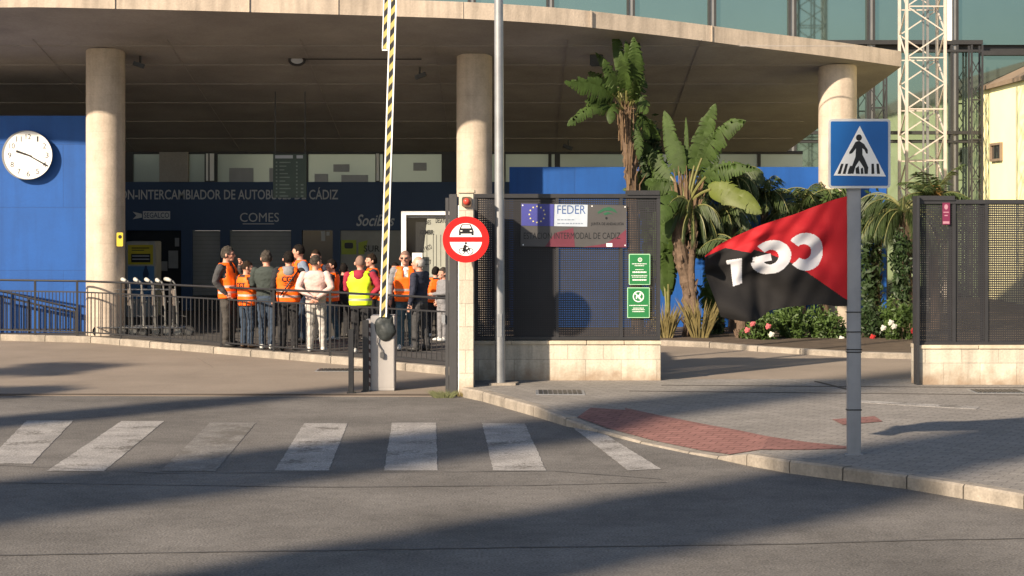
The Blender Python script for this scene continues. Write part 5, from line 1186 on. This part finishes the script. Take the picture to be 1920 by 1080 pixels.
    # hair
    if hairstyle != 'bald':
        mb = MB(); n, m = 36, 22; g = {}; fr_ = 1.07 if hairstyle == 'short' else 1.13
        lim = {'short': (.035, -.03), 'full': (.03, -.06), 'fringe': (.2, -.05), 'shaved': (.05, -.03)}[hairstyle]
        if hairstyle == 'shaved': fr_ = 1.02
        vs = []; fs = []
        for i in range(m + 1):
            th = math.pi * .72 * i / m
            for j in range(n):
                ph = 2 * math.pi * j / n; v = Vector((.078 * math.sin(th) * math.cos(ph), .097 * math.sin(th) * math.sin(ph), .122 * math.cos(th)))
                zz = v.z; fr2 = fr_ + ((.13 if hairstyle == 'full' else .06) * noise.noise(v * 38 + Vector((px, 0, 0))) + .07 * noise.noise(v * 110) if hairstyle != 'shaved' else 0)
                v2 = v * fr2 * (1 - .12 * max(0, -v.z / .1)); vs.append(hp(hc + v2 + Vector((0, .004, .002))))
        def keep(i, j):
            th = math.pi * .72 * (i + .5) / m; ph = 2 * math.pi * (j + .5) / n; v = Vector((.078 * math.sin(th) * math.cos(ph), .097 * math.sin(th) * math.sin(ph), .122 * math.cos(th)))
            y = v.y / .097; bot = lim[1] if y > -.1 else (lim[1] + (.055 - lim[1]) * min(1, (-y - .1) / .35)); 
            if hairstyle == 'fringe' and (v.z > .05 + .03 * y or y < -.2): return False
            return v.z > bot
        idx = [(i * n + j, (i + 1) * n + j, (i + 1) * n + (j + 1) % n, i * n + (j + 1) % n) for i in range(m) for j in range(n) if keep(i, j)]
        mb._new(vs, idx); bmesh.ops.delete(mb.b, geom=[v for v in mb.b.verts if not v.link_faces], context='VERTS')
        part(mb, 'hair', HAIR[hair])
    mb = MB()
    for s in (-1, 1): mb.sph(hp(hc + Vector((s * .030, -.088, .006))), .01, 8, 6, (.012, .008, .007))
    part(mb, 'eyes', M['black'])
    if glasses:
        mb = MB()
        for s in (-1, 1): mb.sph(hp(hc + Vector((s * .033, -.099, .004))), .01, 10, 6, (.027, .008, .019), rot=rm)
        mb.bar(hp(hc + Vector((-.07, -.095, .012))), hp(hc + Vector((.07, -.095, .012))), .006)
        for s in (-1, 1): mb.bar(hp(hc + Vector((s * .07, -.095, .012))), hp(hc + Vector((s * .086, .01, .008))), .006)
        part(mb, 'sunglasses', M['black'], False)
    if vest:
        mb = MB(); n = 48; mats = [M['orange'] if vest != 'y' else M['hiyellow'], M['reflect'] if vest != 'y' else M['reflect_grey']]; k = .03
        rows = [(.86, 0, -.01 * b, .198, .146), (.93, 0, -.02 * b, .196 + .015 * b, .146 + .02 * b), (1.05, 0, -.035 * b, .190 + .03 * b, .142 + .04 * b), (1.15, 0, -.03 * b, .196 + .02 * b, .147 + .03 * b), (1.27, 0, 0, .222 * shoulder, .160), (1.36, 0, .006, .215 * shoulder, .150), (1.42, 0, .012, .188 * shoulder, .127), (1.485, 0, .014, .13, .092)]
        grid = []; zz = [.86 + i * .0205 for i in range(31)]
        def prof(z):
            for a, c in zip(rows, rows[1:]):
                if a[0] <= z <= c[0]: f = (z - a[0]) / (c[0] - a[0]); return [a[i] + (c[i] - a[i]) * f for i in range(5)]
            return rows[-1]
        vs = []; fs = []; fm = []
        for z in zz:
            _, cx, cy, rx, ry = prof(min(z, 1.485)); fl = max(0, (1.0 - z)) * .12
            for j in range(n):
                a = 2 * math.pi * j / n; c, s = math.cos(a), math.sin(a); w_ = 1 + fl + .07 * noise.noise(Vector((c * 2.6, s * 2.6, z * 7 + px)))
                vs.append((cx + rx * w_ * math.copysign(abs(c) ** .83, c), cy + ry * w_ * math.copysign(abs(s) ** .83, s), z))
        for i in range(len(zz) - 1):
            zc = (zz[i] + zz[i + 1]) / 2
            for j in range(n):
                a = 2 * math.pi * (j + .5) / n; c, s = math.cos(a), math.sin(a)
                if zc > 1.20 and abs(c) > .93 - (zc - 1.20) * 1.0 * (1 if zc < 1.4 else .9): 
                    if zc < 1.44: continue
                if s < 0 and zc > 1.24 and abs(c) < (zc - 1.24) * 1.1: continue    # V neck
                if s > 0 and zc > 1.44 and abs(c) < .5: continue
                fs.append((i * n + j, i * n + (j + 1) % n, (i + 1) * n + (j + 1) % n, (i + 1) * n + j)); fm.append(1 if (.945 < zc < .985 or 1.05 < zc < 1.09) else 0)
        V_, F_ = mb._new(vs, fs)
        for f, m_ in zip(F_, fm): f.material_index = m_
        bmesh.ops.delete(mb.b, geom=[v for v in mb.b.verts if not v.link_faces], context='VERTS')
        r_ = bmesh.ops.solidify(mb.b, geom=mb.b.faces[:], thickness=.006)
        part(mb, 'hi_vis_vest', mats)
        if vback:
            tv, tf = text_verts(vback, 0, .03); mb = MB(); o_ = []
            for a, c in tv:
                x = -(a - .5) * .24; z = 1.22 + c * .10; _, cx, cy, rx, ry = prof(z); q = min(.98, abs(x / rx)); y = cy + ry * (1 - q ** 2.4) ** (1 / 2.4) + .012; o_.append((x, y, z))
            mb._new(o_, tf)
            for zz_, hw in ((1.185, .07), (1.155, .085), (1.13, .05)):
                x = -hw
                while x < hw:
                    w2 = random.uniform(.012, .03); mb._new([(x, prof(zz_)[2] + prof(zz_)[4] + .004, zz_), (x + w2, prof(zz_)[2] + prof(zz_)[4] + .004, zz_), (x + w2, prof(zz_)[2] + prof(zz_)[4] + .004, zz_ + .012), (x, prof(zz_)[2] + prof(zz_)[4] + .004, zz_ + .012)], [(0, 1, 2, 3)]); x += w2 + .008
            part(mb, 'back_print', M['black'], False)
    if hood:
        mb = MB(); P = []; 
        for i in range(13): a = R(-20 + 220 * i / 12); P.append(Vector((.088 * math.cos(a), .02 + .085 * math.sin(a), 1.455 - .02 * math.sin(a))))
        mb.tube(P, [.025 + .035 * math.sin(math.pi * i / 12) for i in range(13)], 12, up=(0, 0, 1)); mb.sph((0, .13, 1.39), .07, 14, 10, (.10, .045, .085)); part(mb, 'hood', CL[hood])
    if cig:
        mb = MB(); mb.tube([cig, cig + Vector((0, -.05, -.03))], .006, 6); part(mb, 'cigarette', M['whitep'], False)
    if extra: extra(part, prof if vest else None)
    return t
def trouser_stripes(part, prof):
    mb = MB()
    for s in (-1, 1): mb.tube([(s * .184, 0, .86), (s * .178, -.01, .70), (s * .158, -.02, .50), (s * .152, -.005, .3), (s * .150, .012, .14)], [.012] * 5, 6)
    part(mb, 'side_stripe', M['whitep'])
def bag_strap(part, prof):
    mb = MB(); mb.tube([(-.17, .10, 1.42), (-.10, .175, 1.32), (.02, .185, 1.15), (.14, .17, .98)], .014, 6); part(mb, 'bag_strap', M['black'])
def paper(part, prof):
    mb = MB(); mb.box(-.06, .06, -.36, -.355, 1.10, 1.26); part(mb, 'paper_sheet', M['whitep'], False)

person(430, 650, 188, 70, 'man in orange vest and dark sleeves with hand on chin, leftmost of the crowd', 'charcoal', 'khaki', 'k', 0, 'grey', 'full', ('pocket', 'chin'), (20, -4), .9, 1.08, 'o', 'CGT', glasses=True)
person(464, 652, 163, 140, 'short person in orange vest with black back print, second from the left', 'black', 'jeans', 'b', 0, 'brown', 'short', ('cross', 'front'), (-40, -5), .5, 1.0, 'o', 'CGT')
person(501, 655, 185, 172, 'grey-haired man in plain black jacket and jeans seen from behind', 'dgreen', 'jeans', 'w', 0, 'grey', 'full', ('front', 'front'), (35, 0), .4, 1.08, step=.08)
person(541, 657, 186, 185, 'person in orange vest with grey hood and bag strap across the back', 'black', 'black', 'k', 0, 'dark', 'full', ('pocket', 'down'), (10, 0), .8, 1.1, 'o', 'CGT', hood='grey', extra=bag_strap)
person(566, 642, 184, -70, 'tall dark-haired man in orange vest facing left behind the pink sweater man', 'bluegrey', 'jeans', 'k', 0, 'dark', 'short', ('front', 'hip'), (-25, 0), .2, 1.0, 'o')
person(588, 634, 166, -10, 'person with sunglasses and orange vest peering out behind the pink sweater man', 'navy', 'black', 'k', 0, 'brown', 'short', ('down', 'down'), (0, 0), 0, .95, 'o', glasses=True)
person(594, 659, 181, 178, 'man in pale pink sweater and light grey striped trousers, hands clasped behind his back', 'pink', 'lgrey', 'w', 0, 'grey', 'short', ('behind', 'behind'), (-42, 0), .4, 1.06, stance=.115, extra=trouser_stripes)
person(622, 638, 152, -100, 'dark-haired person in orange vest and jeans with white shoes, right of the pink sweater', 'charcoal', 'ljeans', 'w', 0, 'dark', 'full', ('pocket', 'front'), (35, 0), .2, .98, 'o', step=.09)
person(643, 632, 138, 175, 'person in black clothes mostly hidden left of the yellow vest', 'black', 'black', 'k', 0, 'dark', 'full', ('front', 'front'), (0, 0), 0, .95)
person(677, 662, 183, 172, 'shaven-headed man in bright yellow vest over maroon hoodie seen from behind', 'maroon', 'black', 'w', 0, 'stub', 'shaved', ('hip', 'front'), (10, 4), .6, 1.16, 'y', hood='maroon')
person(695, 640, 164, -80, 'person in orange vest facing left just behind the yellow vest', 'navy', 'black', 'k', 0, 'brown', 'full', ('front', 'front'), (10, 0), .2, 1.05, 'o')
person(741, 638, 146, 10, 'dark-clothed person with sunglasses right of the striped boom', 'navy', 'black', 'k', 1, 'dark', 'short', ('front', 'front'), (-10, 0), .1, 1.0, glasses=True, hood='bluegrey')
person(762, 655, 186, 4, 'bald man with sunglasses, orange vest, white shirt and jeans facing the road', 'grey', 'ljeans', 'w', 0, 'stub', 'shaved', ('down', 'pocket'), (-12, 0), .2, 1.02, 'o', inner='white', glasses=True, step=-.05)
person(790, 658, 178, -118, 'older balding man in dark jacket holding a cigarette, beside the sunglasses man', 'navy', 'charcoal', 'k', 0, 'white', 'fringe', ('cig', 'down'), (10, 4), .8, 1.1, inner='white', step=.06)
person(813, 632, 132, 200, 'dark-haired person in orange vest far right of the crowd', 'black', 'black', 'w', 0, 'dark', 'full', ('front', 'front'), (-40, 0), .2, 1.0, 'o')
person(722, 630, 136, 175, 'person in orange vest hidden behind the striped barrier boom', 'black', 'black', 'k', 0, 'brown', 'short', ('front', 'front'), (30, 0), .2, 1.0, 'o')
person(829, 640, 138, -60, 'grey-haired person in grey clothes half hidden by the gate edge', 'grey', 'grey', 'w', 0, 'grey', 'full', ('pocket', 'front'), (0, 0), .4, 1.0)
